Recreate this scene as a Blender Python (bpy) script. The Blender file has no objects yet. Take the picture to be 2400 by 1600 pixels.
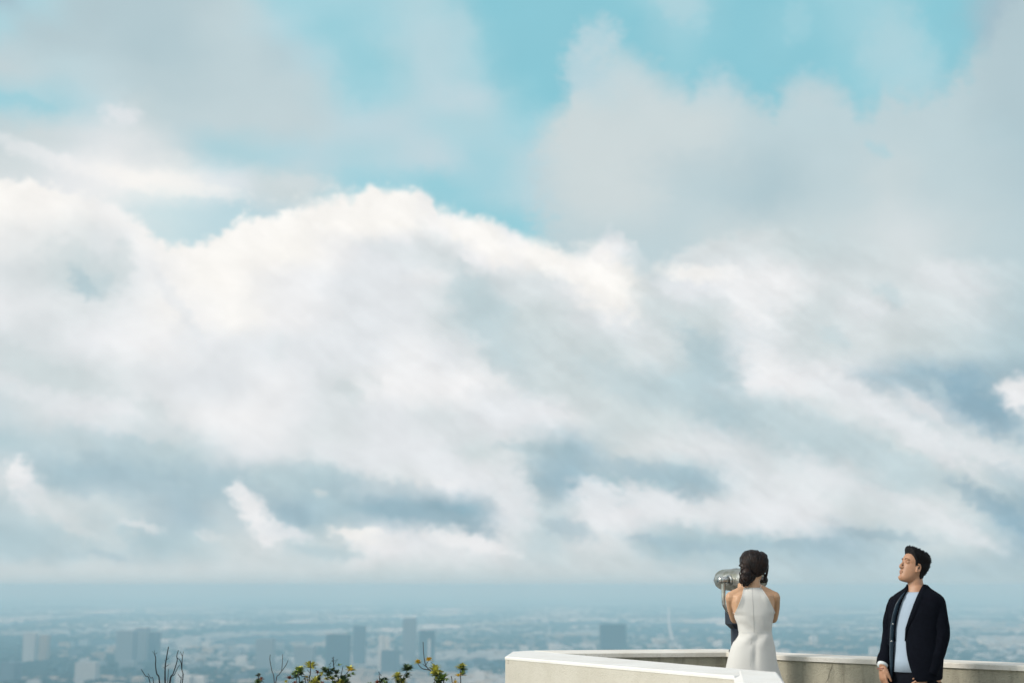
import bpy, bmesh, math, random
import numpy as np
from mathutils import Vector, Matrix, noise
from mathutils.bvhtree import BVHTree
R = math.radians
random.seed(7)
scn = bpy.context.scene
COL = scn.collection

# ------------------------------------------------------------------ camera
CAMZ = 1.47
FPX = 50.0 / 36.0 * 2400.0
HOR = 1371.0
TH = math.atan((HOR - 800) / FPX)
cd = bpy.data.cameras.new("camera"); cam = bpy.data.objects.new("camera", cd); COL.objects.link(cam)
cam.location = (0, 0, CAMZ); cam.rotation_euler = (math.pi / 2 + TH, 0, 0)
cd.lens = 50; cd.sensor_width = 36; cd.clip_start = 0.1; cd.clip_end = 300000
cd.dof.use_dof = True; cd.dof.focus_distance = 10.1; cd.dof.aperture_fstop = 1.7
scn.camera = cam
scn.render.resolution_x = 1024; scn.render.resolution_y = 682

def raydir(px, py):
    u = (px - 1200) / FPX; v = (py - 800) / FPX
    return Vector((u, math.cos(TH) + v * math.sin(TH), math.sin(TH) - v * math.cos(TH)))
def at_y(px, py, Y):
    d = raydir(px, py); t = Y / d.y
    return Vector((d.x * t, Y, CAMZ + d.z * t))
def at_z(px, py, z):
    d = raydir(px, py); t = (z - CAMZ) / d.z
    return Vector((d.x * t, d.y * t, z))

# ------------------------------------------------------------------ exposure
scn.view_settings.view_transform = 'Standard'; scn.view_settings.look = 'None'
scn.view_settings.exposure = 0.0; scn.view_settings.gamma = 1.0
scn.render.engine = 'CYCLES'
scn.cycles.use_denoising = True
scn.cycles.volume_bounces = 1; scn.cycles.max_bounces = 6

# ------------------------------------------------------------------ sun
SUN_EL = R(30); SUN_V = Vector((-0.96, -0.27, 0)).normalized() * math.cos(SUN_EL) + Vector((0, 0, math.sin(SUN_EL)))
sd = bpy.data.lights.new("sun", 'SUN'); sd.energy = 2.7; sd.angle = R(14); sd.color = (1.0, 0.94, 0.85)
so = bpy.data.objects.new("sun", sd); COL.objects.link(so)
so.rotation_euler = SUN_V.to_track_quat('Z', 'Y').to_euler(); so.location = (-20, 3, 30)

# ------------------------------------------------------------------ world sky (clouds laid out in azimuth / elevation)
def lin(c):
    return tuple((x / 255 / 12.92) if x / 255 <= 0.04045 else ((x / 255 + 0.055) / 1.055) ** 2.4 for x in c)
PAL = {'0': (138, 172, 189), '1': (154, 181, 193), '2': (166, 191, 202), '3': (179, 201, 208), '4': (192, 210, 215),
       '5': (205, 216, 218), '6': (217, 224, 226), '7': (227, 231, 234), '8': (238, 239, 240), '9': (249, 247, 243),
       'a': (139, 199, 213), 'b': (152, 205, 217), 'c': (164, 209, 220), 'd': (176, 211, 220), 'e': (188, 213, 221)}
PALL = {k: np.array(lin(v)) for k, v in PAL.items()}
# columns every 80 px, rows every 75 px of the sky
GA = ["2d333334" "ccccddaa" "aaabdaaa" "bcbaa22",
      "d3333344" "ecbcdeba" "aaaacaab" "abdba22",
      "44443334" "3ecbdeca" "aaaabaaa" "abcda33",
      "cdce4444" "44dcdeeb" "aaaaaaaa" "abbba33",
      "45465444" "44eeeddc" "caaaaaaa" "aaaaaaa",
      "558786dd" "deddeecd" "eeeeeeee" "eeeeeee",
      "87799987" "55cccbcd" "eeeeeeee" "eeeeeee",
      "7777eddd" "eeeeebbb" "ceeeeeee" "eeeeeee"]
GR = ["eeeeeeee" "eeeeeeee" "eeeeeeee" "ee44433",
      "44444444" "44444444" "55555544" "4444433",
      "44444444" "44444444" "45554433" "4454443",
      "44444444" "44444444" "44444555" "5566544"]
GB = ["99999999" "99999887" "77665544" "4444433",
      "98978999" "99999897" "84755555" "4455443",
      "66658999" "99877688" "98846665" "5566544",
      "86548899" "88777646" "68967788" "6656754",
      "77888989" "88777645" "56765576" "5665643",
      "55778877" "77778764" "55565376" "5655443",
      "75566777" "87688886" "55544387" "8722011",
      "46777688" "87677677" "76555344" "6667212",
      "33433447" "76677756" "32566654" "4455665",
      "63323333" "43366775" "12333366" "7644554",
      "35645225" "22321127" "47776677" "7556631",
      "33443345" "64587676" "46633333" "2244542",
      "55555555" "55555555" "55555444" "3343333"]
for r_ in GA + GR + GB: assert len(r_) == 31, r_

def grid_sampler(rows, ys):
    arr = np.array([[PALL[ch] for ch in r] for r in rows])
    pad = np.pad(arr, ((1, 1), (1, 1), (0, 0)), 'edge')            # counter the softening of the spline ramps
    blur = (pad[:-2, 1:-1] + pad[2:, 1:-1] + 2 * pad[1:-1, :-2] + 2 * pad[1:-1, 2:] + 4 * arr) / 10
    arr = np.clip(arr + 0.75 * (arr - blur), 0.1, 1.0)
    ys = np.array(ys, float)
    def f(px, py):
        gx = min(max(px / 80.0, 0), 29.999); ix = int(gx); fx = gx - ix
        py = min(max(py, ys[0]), ys[-1] - 1e-3)
        iy = int(np.searchsorted(ys, py, side='right') - 1); fy = (py - ys[iy]) / (ys[iy + 1] - ys[iy])
        a = arr[iy, ix] * (1 - fx) + arr[iy, ix + 1] * fx
        b = arr[iy + 1, ix] * (1 - fx) + arr[iy + 1, ix + 1] * fx
        return a * (1 - fy) + b * fy
    return f
fA = grid_sampler(GA, [i * 75 for i in range(8)])
fR = grid_sampler(GR, [150, 300, 450, 600])
fB = grid_sampler(GB, [450 + i * 75 for i in range(13)])

def azel(px, py):
    d = raydir(px, py)
    return math.degrees(math.atan2(d.x, d.y)), math.degrees(math.atan2(d.z, math.hypot(d.x, d.y)))
def px_of(az, el):
    a, e = R(az), R(el)
    d = Vector((math.sin(a) * math.cos(e), math.cos(a) * math.cos(e), math.sin(e)))
    f = Vector((0, math.cos(TH), math.sin(TH))); up = Vector((0, -math.sin(TH), math.cos(TH)))
    k = d.dot(f)
    return 1200 + FPX * d.x / k, 800 - FPX * d.dot(up) / k
AZ0, AZ1 = -21.0, 21.0

w = bpy.data.worlds.new("World"); scn.world = w; w.use_nodes = True
nt = w.node_tree; nt.nodes.clear()
class NT:
    def __init__(s, nt): s.nt = nt
    def n(s, t, **k):
        x = s.nt.nodes.new(t)
        for a, b in k.items(): setattr(x, a, b)
        return x
    def put(s, sock, v):
        if isinstance(v, bpy.types.NodeSocket): s.nt.links.new(v, sock)
        else: sock.default_value = v
    def m(s, op, a, b=0.0, c=0.0, clamp=False):
        x = s.n('ShaderNodeMath', operation=op, use_clamp=clamp)
        s.put(x.inputs[0], a); s.put(x.inputs[1], b); s.put(x.inputs[2], c)
        return x.outputs[0]
    def vm(s, op, a, b=(0, 0, 0), sc=None):
        x = s.n('ShaderNodeVectorMath', operation=op)
        s.put(x.inputs[0], a); s.put(x.inputs[1], b)
        if sc is not None: s.put(x.inputs[3], sc)
        return x.outputs[0]
    def mr(s, v, a, b, c=0.0, d=1.0, mode='SMOOTHSTEP'):
        x = s.n('ShaderNodeMapRange', interpolation_type=mode)
        for i, q in enumerate((v, a, b, c, d)): s.put(x.inputs[i], q)
        return x.outputs[0]
    def mix(s, f, a, b, blend='MIX'):
        x = s.n('ShaderNodeMix', data_type='RGBA', blend_type=blend)
        s.put(x.inputs[0], f); s.put(x.inputs[6], a); s.put(x.inputs[7], b)
        return x.outputs[2]
    def noise(s, vec, scale, detail=4, rough=0.55, dim='3D'):
        x = s.n('ShaderNodeTexNoise', noise_dimensions=dim)
        s.put(x.inputs['Vector'], vec); s.put(x.inputs['Scale'], scale)
        s.put(x.inputs['Detail'], detail); s.put(x.inputs['Roughness'], rough)
        return x
    def ramp(s, fac, stops, interp='B_SPLINE'):
        x = s.n('ShaderNodeValToRGB'); cr = x.color_ramp; cr.interpolation = interp
        stops = sorted(stops, key=lambda q: q[0])
        cr.elements[0].position = stops[0][0]; cr.elements[0].color = stops[0][1]
        cr.elements[1].position = stops[-1][0]; cr.elements[1].color = stops[-1][1]
        for p, c in stops[1:-1]:
            e = cr.elements.new(p); e.color = c
        s.put(x.inputs[0], fac)
        return x
W_ = NT(nt)
tc = W_.n('ShaderNodeTexCoord')
dirv = tc.outputs['Generated']
sep = W_.n('ShaderNodeSeparateXYZ'); nt.links.new(dirv, sep.inputs[0])
dx, dy, dz = sep.outputs
DEG = 180 / math.pi
az = W_.m('MULTIPLY', W_.m('ARCTAN2', dx, dy), DEG)
el = W_.m('MULTIPLY', W_.m('ARCSINE', dz), DEG)
cb = W_.n('ShaderNodeCombineXYZ'); W_.put(cb.inputs[0], az); W_.put(cb.inputs[1], el)
pc = cb.outputs[0]                       # degrees; 1 degree is about 58 px of the photo
stretch = W_.vm('MULTIPLY', pc, (1.0, 1.25, 1.0))
n1 = W_.noise(stretch, 0.42, 3, 0.5)
n2 = W_.noise(stretch, 1.7, 5, 0.62)
wv = W_.vm('SUBTRACT', n1.outputs['Color'], (0.5, 0.5, 0.5))
wv = W_.vm('SCALE', wv, sc=1.7)
wv2 = W_.vm('SCALE', W_.vm('SUBTRACT', n2.outputs['Color'], (0.5, 0.5, 0.5)), sc=0.62)
warp = W_.vm('ADD', wv, wv2)
wp = W_.vm('ADD', pc, W_.vm('MULTIPLY', warp, (1.0, 0.7, 0.0)))
sp = W_.n('ShaderNodeSeparateXYZ'); nt.links.new(wp, sp.inputs[0])
waz, wel = sp.outputs[0], sp.outputs[1]
u = W_.mr(waz, AZ0, AZ1, mode='LINEAR')
def rowramp(f, elv, n=31):
    st = []
    for i in range(n):
        a = AZ0 + (AZ1 - AZ0) * i / (n - 1)
        px, py = px_of(a, elv); c = f(px, py)
        st.append((i / (n - 1), (c[0], c[1], c[2], 1)))
    return W_.ramp(u, st).outputs[0]
def stack(f, pys):
    els = [azel(1200, p)[1] for p in pys]
    acc = rowramp(f, els[-1])
    for i in range(len(els) - 2, -1, -1):
        fac = W_.mr(wel, els[i + 1], els[i])
        acc = W_.mix(fac, acc, rowramp(f, els[i]))
    return acc
colA = stack(fA, [0, 75, 150, 225, 300, 375, 450, 525])
colR = stack(fR, [150, 300, 450, 600])
colB = stack(fB, [450 + 75 * i for i in range(13)])
# crisp cloud edges as elevation curves over azimuth
def curve(pts):
    st = []
    for x, y in pts:
        a, e = azel(x, y); st.append(((a - AZ0) / (AZ1 - AZ0), (e / 30,) * 3 + (1,)))
    # less-warped azimuth for the outline
    u2 = W_.mr(W_.m('ADD', az, W_.m('MULTIPLY', W_.m('SUBTRACT', n2.outputs['Fac'], 0.5), 0.55)), AZ0, AZ1, mode='LINEAR')
    return W_.m('MULTIPLY', W_.ramp(u2, st, 'LINEAR').outputs[0], 30.0)
MC = [(-60, 420), (77, 419), (150, 446), (247, 467), (330, 513), (345, 540), (396, 570), (459, 568), (502, 556), (545, 525),
      (575, 505), (625, 508), (677, 493), (743, 476), (800, 456), (824, 470), (867, 430), (907, 445), (956, 438), (1008, 452), (1024, 497),
      (1088, 502), (1174, 522), (1243, 565), (1323, 597), (1372, 600), (1425, 535), (1460, 548), (1525, 610), (1660, 560), (1800, 530), (2450, 620)]
MC = sorted(MC)[:32]
RC = [(1215, 600), (1236, 330), (1290, 280), (1335, 235), (1345, 180), (1375, 150), (1420, 138), (1445, 126), (1487, 138), (1518, 172), (1553, 201),
      (1590, 195), (1624, 209), (1653, 178), (1696, 164), (1728, 195), (1762, 224), (1820, 250), (1843, 212), (1883, 175), (1944, 187),
      (1984, 218), (2004, 247), (2047, 252), (2070, 205), (2162, 212), (2219, 198), (2248, 143), (2322, 95), (2348, 26), (2450, -60)]
nf = W_.noise(stretch, 2.2, 5, 0.52)
nz = W_.m('SUBTRACT', nf.outputs['Fac'], 0.5)
mM = W_.mr(W_.m('ADD', W_.m('SUBTRACT', curve(MC), el), W_.m('MULTIPLY', nz, 1.1)), -0.22, 0.32)
mR = W_.mr(W_.m('ADD', W_.m('SUBTRACT', curve(RC), el), W_.m('MULTIPLY', nz, 1.3)), -0.75, 1.0)
mR = W_.m('MULTIPLY', mR, W_.mr(W_.m('ADD', az, W_.m('MULTIPLY', nz, 3.0)), 0.2, 2.2))
mR = W_.m('MULTIPLY', mR, 0.95)
sky = W_.n('ShaderNodeTexSky', sky_type='NISHITA'); sky.sun_disc = False
sky.sun_elevation = SUN_EL; sky.sun_rotation = math.atan2(SUN_V.x, SUN_V.y)
c = W_.mix(mR, colA, colR)
c = W_.mix(mM, c, colB)
# small puffs and gaps: x, y, rx, ry (photo pixels), tilt down to the right, shade
pw = W_.vm('ADD', pc, W_.vm('ADD', W_.vm('MULTIPLY', wv2, (1.5, 1.3, 0)), W_.vm('MULTIPLY', wv, (.28, .2, 0))))
fz = W_.m('MULTIPLY', nz, 1.25); f_hi = W_.m('SUBTRACT', 1.45, fz); f_lo = W_.m('SUBTRACT', 0.35, fz); c_hi = W_.m('SUBTRACT', 1.36, fz); c_lo = W_.m('SUBTRACT', 0.45, fz)
STROKES = [
 (60, 240, 75, 16, 8, 'b', .5), (90, 362, 130, 20, 14, '8', .5), (200, 402, 100, 16, 20, '8', .45), (284, 272, 48, 24, 5, '7', .8), (380, 430, 190, 22, 6, '9', .5), (720, 430, 90, 20, 4, '6', .4),
 (1402, 100, 62, 52, -40, 'e', .8), (1362, 160, 50, 60, 10, 'e', .8), (1600, 18, 60, 42, 20, 'd', .7), (1640, 55, 18, 34, 0, 'c', .5), (1865, 45, 34, 46, 10, 'c', .5), (2090, 110, 70, 95, 12, 'd', .55), (2150, 190, 40, 60, 20, 'd', .4),
 (2232, 85, 36, 100, -12, 'a', .6), (1050, 110, 60, 130, -16, 'd', .45), (850, 160, 60, 70, 20, 'b', .5), (1200, 60, 70, 120, 8, 'a', .5), (1160, 320, 80, 40, 10, 'd', .3),
 (1500, 205, 110, 60, 40, '5', .5), (1380, 320, 110, 60, 10, '5', .5), (1350, 430, 90, 50, 20, '5', .4), (1900, 225, 70, 34, 15, '4', .5), (2060, 350, 34, 16, 35, 'c', .4), (1660, 420, 170, 60, 10, '3', .25),
 (870, 490, 150, 40, 0, '9', .7), (1075, 540, 60, 20, 40, '9', .8), (1150, 570, 70, 34, 38, '9', .9), (1300, 615, 120, 30, 26, '9', .8), (1420, 665, 95, 62, 48, '9', .85),
 (930, 590, 90, 20, 12, '6', .5), (1010, 590, 34, 60, -30, '6', .6), (1090, 640, 120, 24, 30, '6', .6), (1130, 715, 105, 48, 50, '4', .75), (1180, 830, 120, 40, 55, '4', .5), (1290, 870, 150, 45, 40, '5', .55), (1010, 650, 60, 20, 0, '8', .5),
 (1560, 735, 90, 34, 40, '5', .7), (1665, 850, 110, 34, 48, '3', .75), (1480, 900, 150, 40, 20, '4', .5), (1640, 640, 100, 20, 6, '9', .7), (1745, 700, 90, 36, 45, '8', .7), (1840, 690, 40, 50, 0, '8', .5),
 (1820, 870, 120, 30, 38, '8', .6), (1960, 910, 90, 34, 32, '7', .6), (2080, 690, 40, 22, 45, '4', .6), (2020, 720, 50, 34, 20, '7', .5), (2240, 660, 80, 36, 14, '7', .5), (1960, 790, 40, 22, 30, '4', .5),
 (2110, 900, 110, 26, 12, '2', .7), (2230, 900, 110, 30, 12, '1', .7), (2300, 960, 110, 40, 34, '0', .85), (2270, 885, 40, 24, 0, '0', .6), (2392, 925, 48, 42, 30, '8', .95), (2200, 915, 34, 14, 60, '4', .4),
 (2120, 1000, 190, 26, 36, '7', .8), (2160, 960, 60, 14, 42, '7', .7), (2320, 1070, 130, 26, 24, '7', .6), (1900, 1005, 210, 40, 20, '4', .7), (2130, 1095, 190, 34, 24, '4', .65), (1700, 985, 110, 40, 30, '3', .5),
 (1730, 1060, 150, 40, 22, '7', .5), (1790, 1150, 170, 44, 28, '7', .6), (2000, 1150, 180, 26, 34, '7', .5), (2190, 1215, 150, 24, 26, '7', .7), (2080, 1200, 140, 30, 20, '5', .4),
 (2340, 1195, 100, 26, 38, '0', .8), (2270, 1160, 60, 14, 34, '2', .6), (2370, 1120, 60, 26, 20, '2', .5),
 (1300, 1105, 60, 52, 60, '2', .65), (1370, 1062, 60, 26, 30, '2', .5), (1470, 1100, 90, 22, 12, '2', .6), (1570, 1110, 110, 26, 10, '2', .6), (1640, 1145, 60, 38, 20, '1', .65), (1590, 1155, 50, 16, 15, '1', .6), (1480, 1130, 22, 20, 0, '1', .5),
 (1400, 1165, 64, 44, 20, '7', .85), (1530, 1172, 95, 34, 25, '7', .85), (1710, 1212, 130, 34, 12, '7', .75), (1840, 1232, 90, 26, 8, '7', .6), (1330, 1238, 60, 26, 22, '2', .7),
 (1580, 1272, 130, 11, 8, '2', .75), (1730, 1284, 120, 10, 0, '2', .6), (1880, 1275, 110, 12, -4, '2', .6), (2060, 1252, 110, 12, 6, '1', .7), (1400, 1310, 160, 14, 3, '5', .5),
 (190, 640, 95, 50, 35, '5', .6), (196, 668, 44, 22, 50, '3', .85), (240, 665, 20, 26, 20, '4', .6), (285, 610, 30, 50, 10, '5', .6), (420, 720, 130, 16, 56, '7', .5), (440, 790, 30, 60, -10, '7', .3),
 (60, 850, 95, 30, 22, '5', .6), (170, 890, 120, 24, 15, '5', .5), (650, 820, 24, 26, 40, '6', .4), (870, 890, 30, 20, 40, '6', .4), (820, 920, 40, 18, 40, '5', .5), (1180, 940, 90, 30, 20, '7', .4),
 (150, 950, 150, 26, 20, '7', .6), (340, 1005, 130, 20, 14, '6', .55), (355, 960, 40, 26, 30, '5', .5), (560, 1010, 110, 40, 10, '8', .5), (830, 1075, 130, 28, 16, '7', .65), (1000, 1080, 120, 24, 18, '7', .7), (1090, 1110, 120, 24, 28, '7', .7),
 (250, 1120, 200, 46, 8, '2', .55), (500, 1130, 120, 46, 10, '2', .5), (740, 1120, 110, 36, 6, '3', .6), (900, 1150, 150, 30, 6, '2', .6), (1000, 1205, 150, 24, 10, '1', .85), (1100, 1232, 70, 14, 20, '1', .8), (690, 1205, 60, 20, 12, '1', .7), (175, 1060, 20, 30, 0, '4', .5),
 (1200, 1150, 44, 84, -18, '7', .75), (1215, 1045, 60, 14, 10, '3', .5),
 (45, 1112, 28, 38, -8, '8', .95), (70, 1150, 34, 44, -30, '7', .7), (140, 1205, 80, 18, 36, '6', .8), (4, 1130, 16, 30, 0, '6', .6), (230, 1245, 90, 30, 25, '5', .6), (325, 1228, 50, 12, 12, '6', .8), (270, 1200, 40, 10, 10, '5', .6),
 (555, 1150, 24, 26, -20, '8', .8), (585, 1190, 30, 44, -30, '8', .9), (620, 1235, 56, 26, 45, '8', .85), (665, 1245, 60, 18, 15, '7', .8), (490, 1256, 40, 10, 8, '6', .6), (560, 1280, 70, 14, 25, '5', .6),
 (750, 1150, 16, 10, 0, '5', .7), (860, 1255, 80, 18, 8, '9', .8), (960, 1265, 110, 20, 2, '7', .7), (1100, 1272, 110, 15, 12, '8', .75), (770, 1290, 90, 14, 6, '3', .6), (60, 1290, 120, 18, 2, '3', .5), (250, 1305, 60, 9, 8, '2', .6)]
for si, (bx, by, rx, ry, rot, sh, amt) in enumerate(STROKES):
    a0, e0 = azel(bx, by); k = 1 / 57.0
    vr = W_.n('ShaderNodeVectorRotate', rotation_type='Z_AXIS'); W_.put(vr.inputs['Vector'], pw); vr.inputs['Angle'].default_value = R(rot); vr.inputs['Center'].default_value = (a0, e0, 0)
    ma = W_.n('ShaderNodeVectorMath', operation='MULTIPLY_ADD'); W_.put(ma.inputs[0], vr.outputs[0]); sx_, sy_ = 1 / (rx * k), 1 / (ry * k)
    ma.inputs[1].default_value = (sx_, sy_, 0); ma.inputs[2].default_value = (-a0 * sx_, -e0 * sy_, 0); q = ma.outputs[0]
    ln = W_.n('ShaderNodeVectorMath', operation='LENGTH'); W_.put(ln.inputs[0], q)
    cr_ = amt >= .8 and by > 850 and sh in '789'; amt = amt * (.82 if sh in '012' else 1.0)
    c = W_.mix(W_.mr(ln.outputs['Value'], c_hi if cr_ else f_hi, c_lo if cr_ else f_lo, 0.0, amt), c, (*PALL[sh], 1))
# fine billow shading inside the clouds
n3 = W_.noise(W_.vm('ADD', stretch, W_.vm('SCALE', wv, sc=0.8)), 0.55, 6, 0.5)
shade = W_.m('ADD', 1.0, W_.m('MULTIPLY', W_.m('SUBTRACT', n3.outputs['Fac'], 0.5), W_.m('ADD', 0.05, W_.m('MULTIPLY', mM, 0.20))))
vr2 = W_.n('ShaderNodeVectorRotate', rotation_type='Z_AXIS'); W_.put(vr2.inputs['Vector'], pw); vr2.inputs['Angle'].default_value = R(33)
st1 = W_.noise(W_.vm('MULTIPLY', vr2.outputs[0], (0.22, 1.0, 1.0)), 1.5, 6, 0.6)
stk = W_.m('MULTIPLY', W_.m('SUBTRACT', st1.outputs['Fac'], 0.5), W_.m('MULTIPLY', mM, W_.mr(az, -16.0, 6.0, 0.10, 0.30)))
c = W_.vm('SCALE', c, sc=W_.m('ADD', shade, stk))
# sky beyond the photographed part: unseen broken cloud, whitened to raise ambient light, over the physical sky
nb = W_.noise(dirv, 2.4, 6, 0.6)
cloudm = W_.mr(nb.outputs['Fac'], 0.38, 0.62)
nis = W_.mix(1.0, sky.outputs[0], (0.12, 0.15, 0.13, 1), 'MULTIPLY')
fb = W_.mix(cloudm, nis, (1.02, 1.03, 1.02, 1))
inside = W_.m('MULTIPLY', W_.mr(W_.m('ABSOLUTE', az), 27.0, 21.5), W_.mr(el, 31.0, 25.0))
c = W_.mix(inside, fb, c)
c = W_.mix(W_.m('MULTIPLY', W_.mr(el, 0.75, -0.05), 0.8), c, (*lin((186, 206, 211)), 1))
below = W_.mr(el, -0.6, 0.0)
c = W_.mix(below, (*lin((176, 196, 204)), 1), c)
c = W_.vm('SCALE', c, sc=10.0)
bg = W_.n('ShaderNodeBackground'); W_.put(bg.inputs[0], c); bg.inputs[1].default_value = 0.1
out = W_.n('ShaderNodeOutputWorld'); nt.links.new(bg.outputs[0], out.inputs[0])
w.cycles.sampling_method = 'MANUAL'; w.cycles.sample_map_resolution = 512

# ------------------------------------------------------------------ helpers
def tag(o, label=None, cat=None, group=None, kind=None):
    if label: o['label'] = label
    if cat: o['category'] = cat
    if group: o['group'] = group
    if kind: o['kind'] = kind
    return o
def empty(name, loc, rz=0):
    o = bpy.data.objects.new(name, None); COL.objects.link(o); o.location = loc; o.rotation_euler = (0, 0, rz)
    o.empty_display_size = 0.1
    return o
def link(name, me, mat, parent=None, smooth=True):
    if isinstance(me, bmesh.types.BMesh):
        bm = me; me = bpy.data.meshes.new(name); bm.to_mesh(me); bm.free()
    if smooth and len(me.polygons): me.polygons.foreach_set('use_smooth', [True] * len(me.polygons))
    me.materials.clear(); me.materials.append(mat); me.update()
    o = bpy.data.objects.new(name, me); COL.objects.link(o)
    if parent is not None:
        o.parent = parent
        o.matrix_parent_inverse = Matrix.Identity(4)
        pw = Matrix.Translation(parent.location) @ parent.rotation_euler.to_matrix().to_4x4() if parent.parent is None else None
        if pw is not None: me.transform(pw.inverted())      # meshes are built in world space
        else:
            gp = parent.parent; me.transform((Matrix.Translation(gp.location) @ gp.rotation_euler.to_matrix().to_4x4()).inverted())
    return o
def material(name, color, rough=0.6, metal=0.0, var=0.0, scale=8.0, bump=0.0, bscale=60.0, spec=None, col2=None, detail=5, sss=0.0):
    m = bpy.data.materials.new(name); m.use_nodes = True
    t = NT(m.node_tree); b = m.node_tree.nodes['Principled BSDF']
    b.inputs['Roughness'].default_value = rough; b.inputs['Metallic'].default_value = metal
    if spec is not None: b.inputs['Specular IOR Level'].default_value = spec
    if sss:
        b.inputs['Subsurface Weight'].default_value = sss; b.inputs['Subsurface Radius'].default_value = (0.01, 0.004, 0.002)
    co = t.n('ShaderNodeTexCoord').outputs['Object']
    if var or col2:
        n = t.noise(co, scale, detail, 0.6)
        f = t.mr(n.outputs['Fac'], 0.35, 0.65)
        c2 = col2 if col2 else tuple(x * (1 - var) for x in color)
        t.put(b.inputs['Base Color'], t.mix(f, (*c2, 1), (*color, 1)))
    else: b.inputs['Base Color'].default_value = (*color, 1)
    if bump:
        n = t.noise(co, bscale, 6, 0.65)
        bn = t.n('ShaderNodeBump'); bn.inputs['Strength'].default_value = bump; bn.inputs['Distance'].default_value = 0.01
        t.put(bn.inputs['Height'], n.outputs['Fac']); t.put(b.inputs['Normal'], bn.outputs[0])
    return m
def frames(path):
    path = [Vector(p) for p in path]; T = []
    for i in range(len(path)):
        a = path[max(i - 1, 0)]; b = path[min(i + 1, len(path) - 1)]
        T.append((b - a).normalized())
    return path, T
def tube(bm, path, radii, seg=10, flat=1.0, up=None, cap=True):
    """closed tapered tube with parallel-transported rings"""
    path, T = frames(path)
    if not hasattr(radii, '__len__'): radii = [radii] * len(path)
    ref = Vector(up) if up is not None else (Vector((0, 0, 1)) if abs(T[0].z) < 0.9 else Vector((1, 0, 0)))
    N = (ref - T[0] * ref.dot(T[0])).normalized(); rings = []
    for i, p in enumerate(path):
        if i: N = (N - T[i] * N.dot(T[i])).normalized()
        B = T[i].cross(N); r = radii[i]
        rings.append([bm.verts.new(p + N * math.cos(a) * r * flat + B * math.sin(a) * r) for a in [2 * math.pi * k / seg for k in range(seg)]])
    for i in range(len(rings) - 1):
        for k in range(seg):
            bm.faces.new((rings[i][k], rings[i][(k + 1) % seg], rings[i + 1][(k + 1) % seg], rings[i + 1][k]))
    if cap: bm.faces.new(rings[0][::-1]); bm.faces.new(rings[-1])
    return rings
def smoothpath(pts, n=4):
    pts = [Vector(p) for p in pts]; out = []
    for i in range(len(pts) - 1):
        p0 = pts[max(i - 1, 0)]; p1 = pts[i]; p2 = pts[i + 1]; p3 = pts[min(i + 2, len(pts) - 1)]
        for k in range(n):
            t = k / n
            out.append(0.5 * ((2 * p1) + (p2 - p0) * t + (2 * p0 - 5 * p1 + 4 * p2 - p3) * t * t + (3 * p1 - p0 - 3 * p2 + p3) * t ** 3))
    out.append(pts[-1]); return out
def interp(xs, ys, x):
    return float(np.interp(x, xs, ys))
def limb(bm, pts, radii, seg=14, n=5, flat=1.0, up=None):
    P = smoothpath(pts, n); k = len(pts)
    rr = [interp(range(k), radii, i / n) for i in range(len(P))]
    tube(bm, P, rr, seg, flat, up)
    for p, r in ((P[0], rr[0]), (P[-1], rr[-1])): ball(bm, p, (r * .98,) * 3, seg=10)
def ball(bm, c, r, M=None, seg=14):
    g = bmesh.ops.create_uvsphere(bm, u_segments=seg, v_segments=max(6, seg * 2 // 3), radius=1.0)
    mm = Matrix.Translation(Vector(c)) @ (M.to_4x4() if M is not None else Matrix.Identity(4)) @ Matrix.Diagonal((*r, 1))
    bmesh.ops.transform(bm, matrix=mm, verts=g['verts'])
def box(bm, c, s, rz=0.0, M=None):
    g = bmesh.ops.create_cube(bm, size=1.0)
    mm = Matrix.Translation(Vector(c)) @ Matrix.Rotation(rz, 4, 'Z') @ (M.to_4x4() if M is not None else Matrix.Identity(4)) @ Matrix.Diagonal((*s, 1))
    bmesh.ops.transform(bm, matrix=mm, verts=g['verts'])
def prism(bm, poly, z0, z1, inset_top=0.0):
    lo = [bm.verts.new((p[0], p[1], z0)) for p in poly]; hi = [bm.verts.new((p[0], p[1], z1)) for p in poly]
    n = len(poly)
    for i in range(n): bm.faces.new((lo[i], lo[(i + 1) % n], hi[(i + 1) % n], hi[i]))
    bm.faces.new(lo[::-1]); bm.faces.new(hi)
    bmesh.ops.recalc_face_normals(bm, faces=bm.faces)
def fuse(bm, voxel=0.005, smooth=3, fac=0.5):
    """voxel-union every closed shell in bm into one continuous surface"""
    bmesh.ops.recalc_face_normals(bm, faces=bm.faces)
    me = bpy.data.meshes.new("tmp"); bm.to_mesh(me); bm.free()
    o = bpy.data.objects.new("tmp", me); COL.objects.link(o)
    r = o.modifiers.new("r", 'REMESH'); r.mode = 'VOXEL'; r.voxel_size = voxel
    if smooth:
        s = o.modifiers.new("s", 'SMOOTH'); s.iterations = smooth; s.factor = fac
    bpy.context.view_layer.update()
    dg = bpy.context.evaluated_depsgraph_get()
    m2 = bpy.data.meshes.new_from_object(o.evaluated_get(dg))
    bpy.data.objects.remove(o); bpy.data.meshes.remove(me)
    return m2
def bvh_of(me):
    bm = bmesh.new(); bm.from_mesh(me); t = BVHTree.FromBMesh(bm); bm.free(); return t
def sup(a, b, t, p=2.3):
    c, s = math.cos(t), math.sin(t)
    return a * math.copysign(abs(s) ** (2 / p), s), b * math.copysign(abs(c) ** (2 / p), c)


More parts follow.
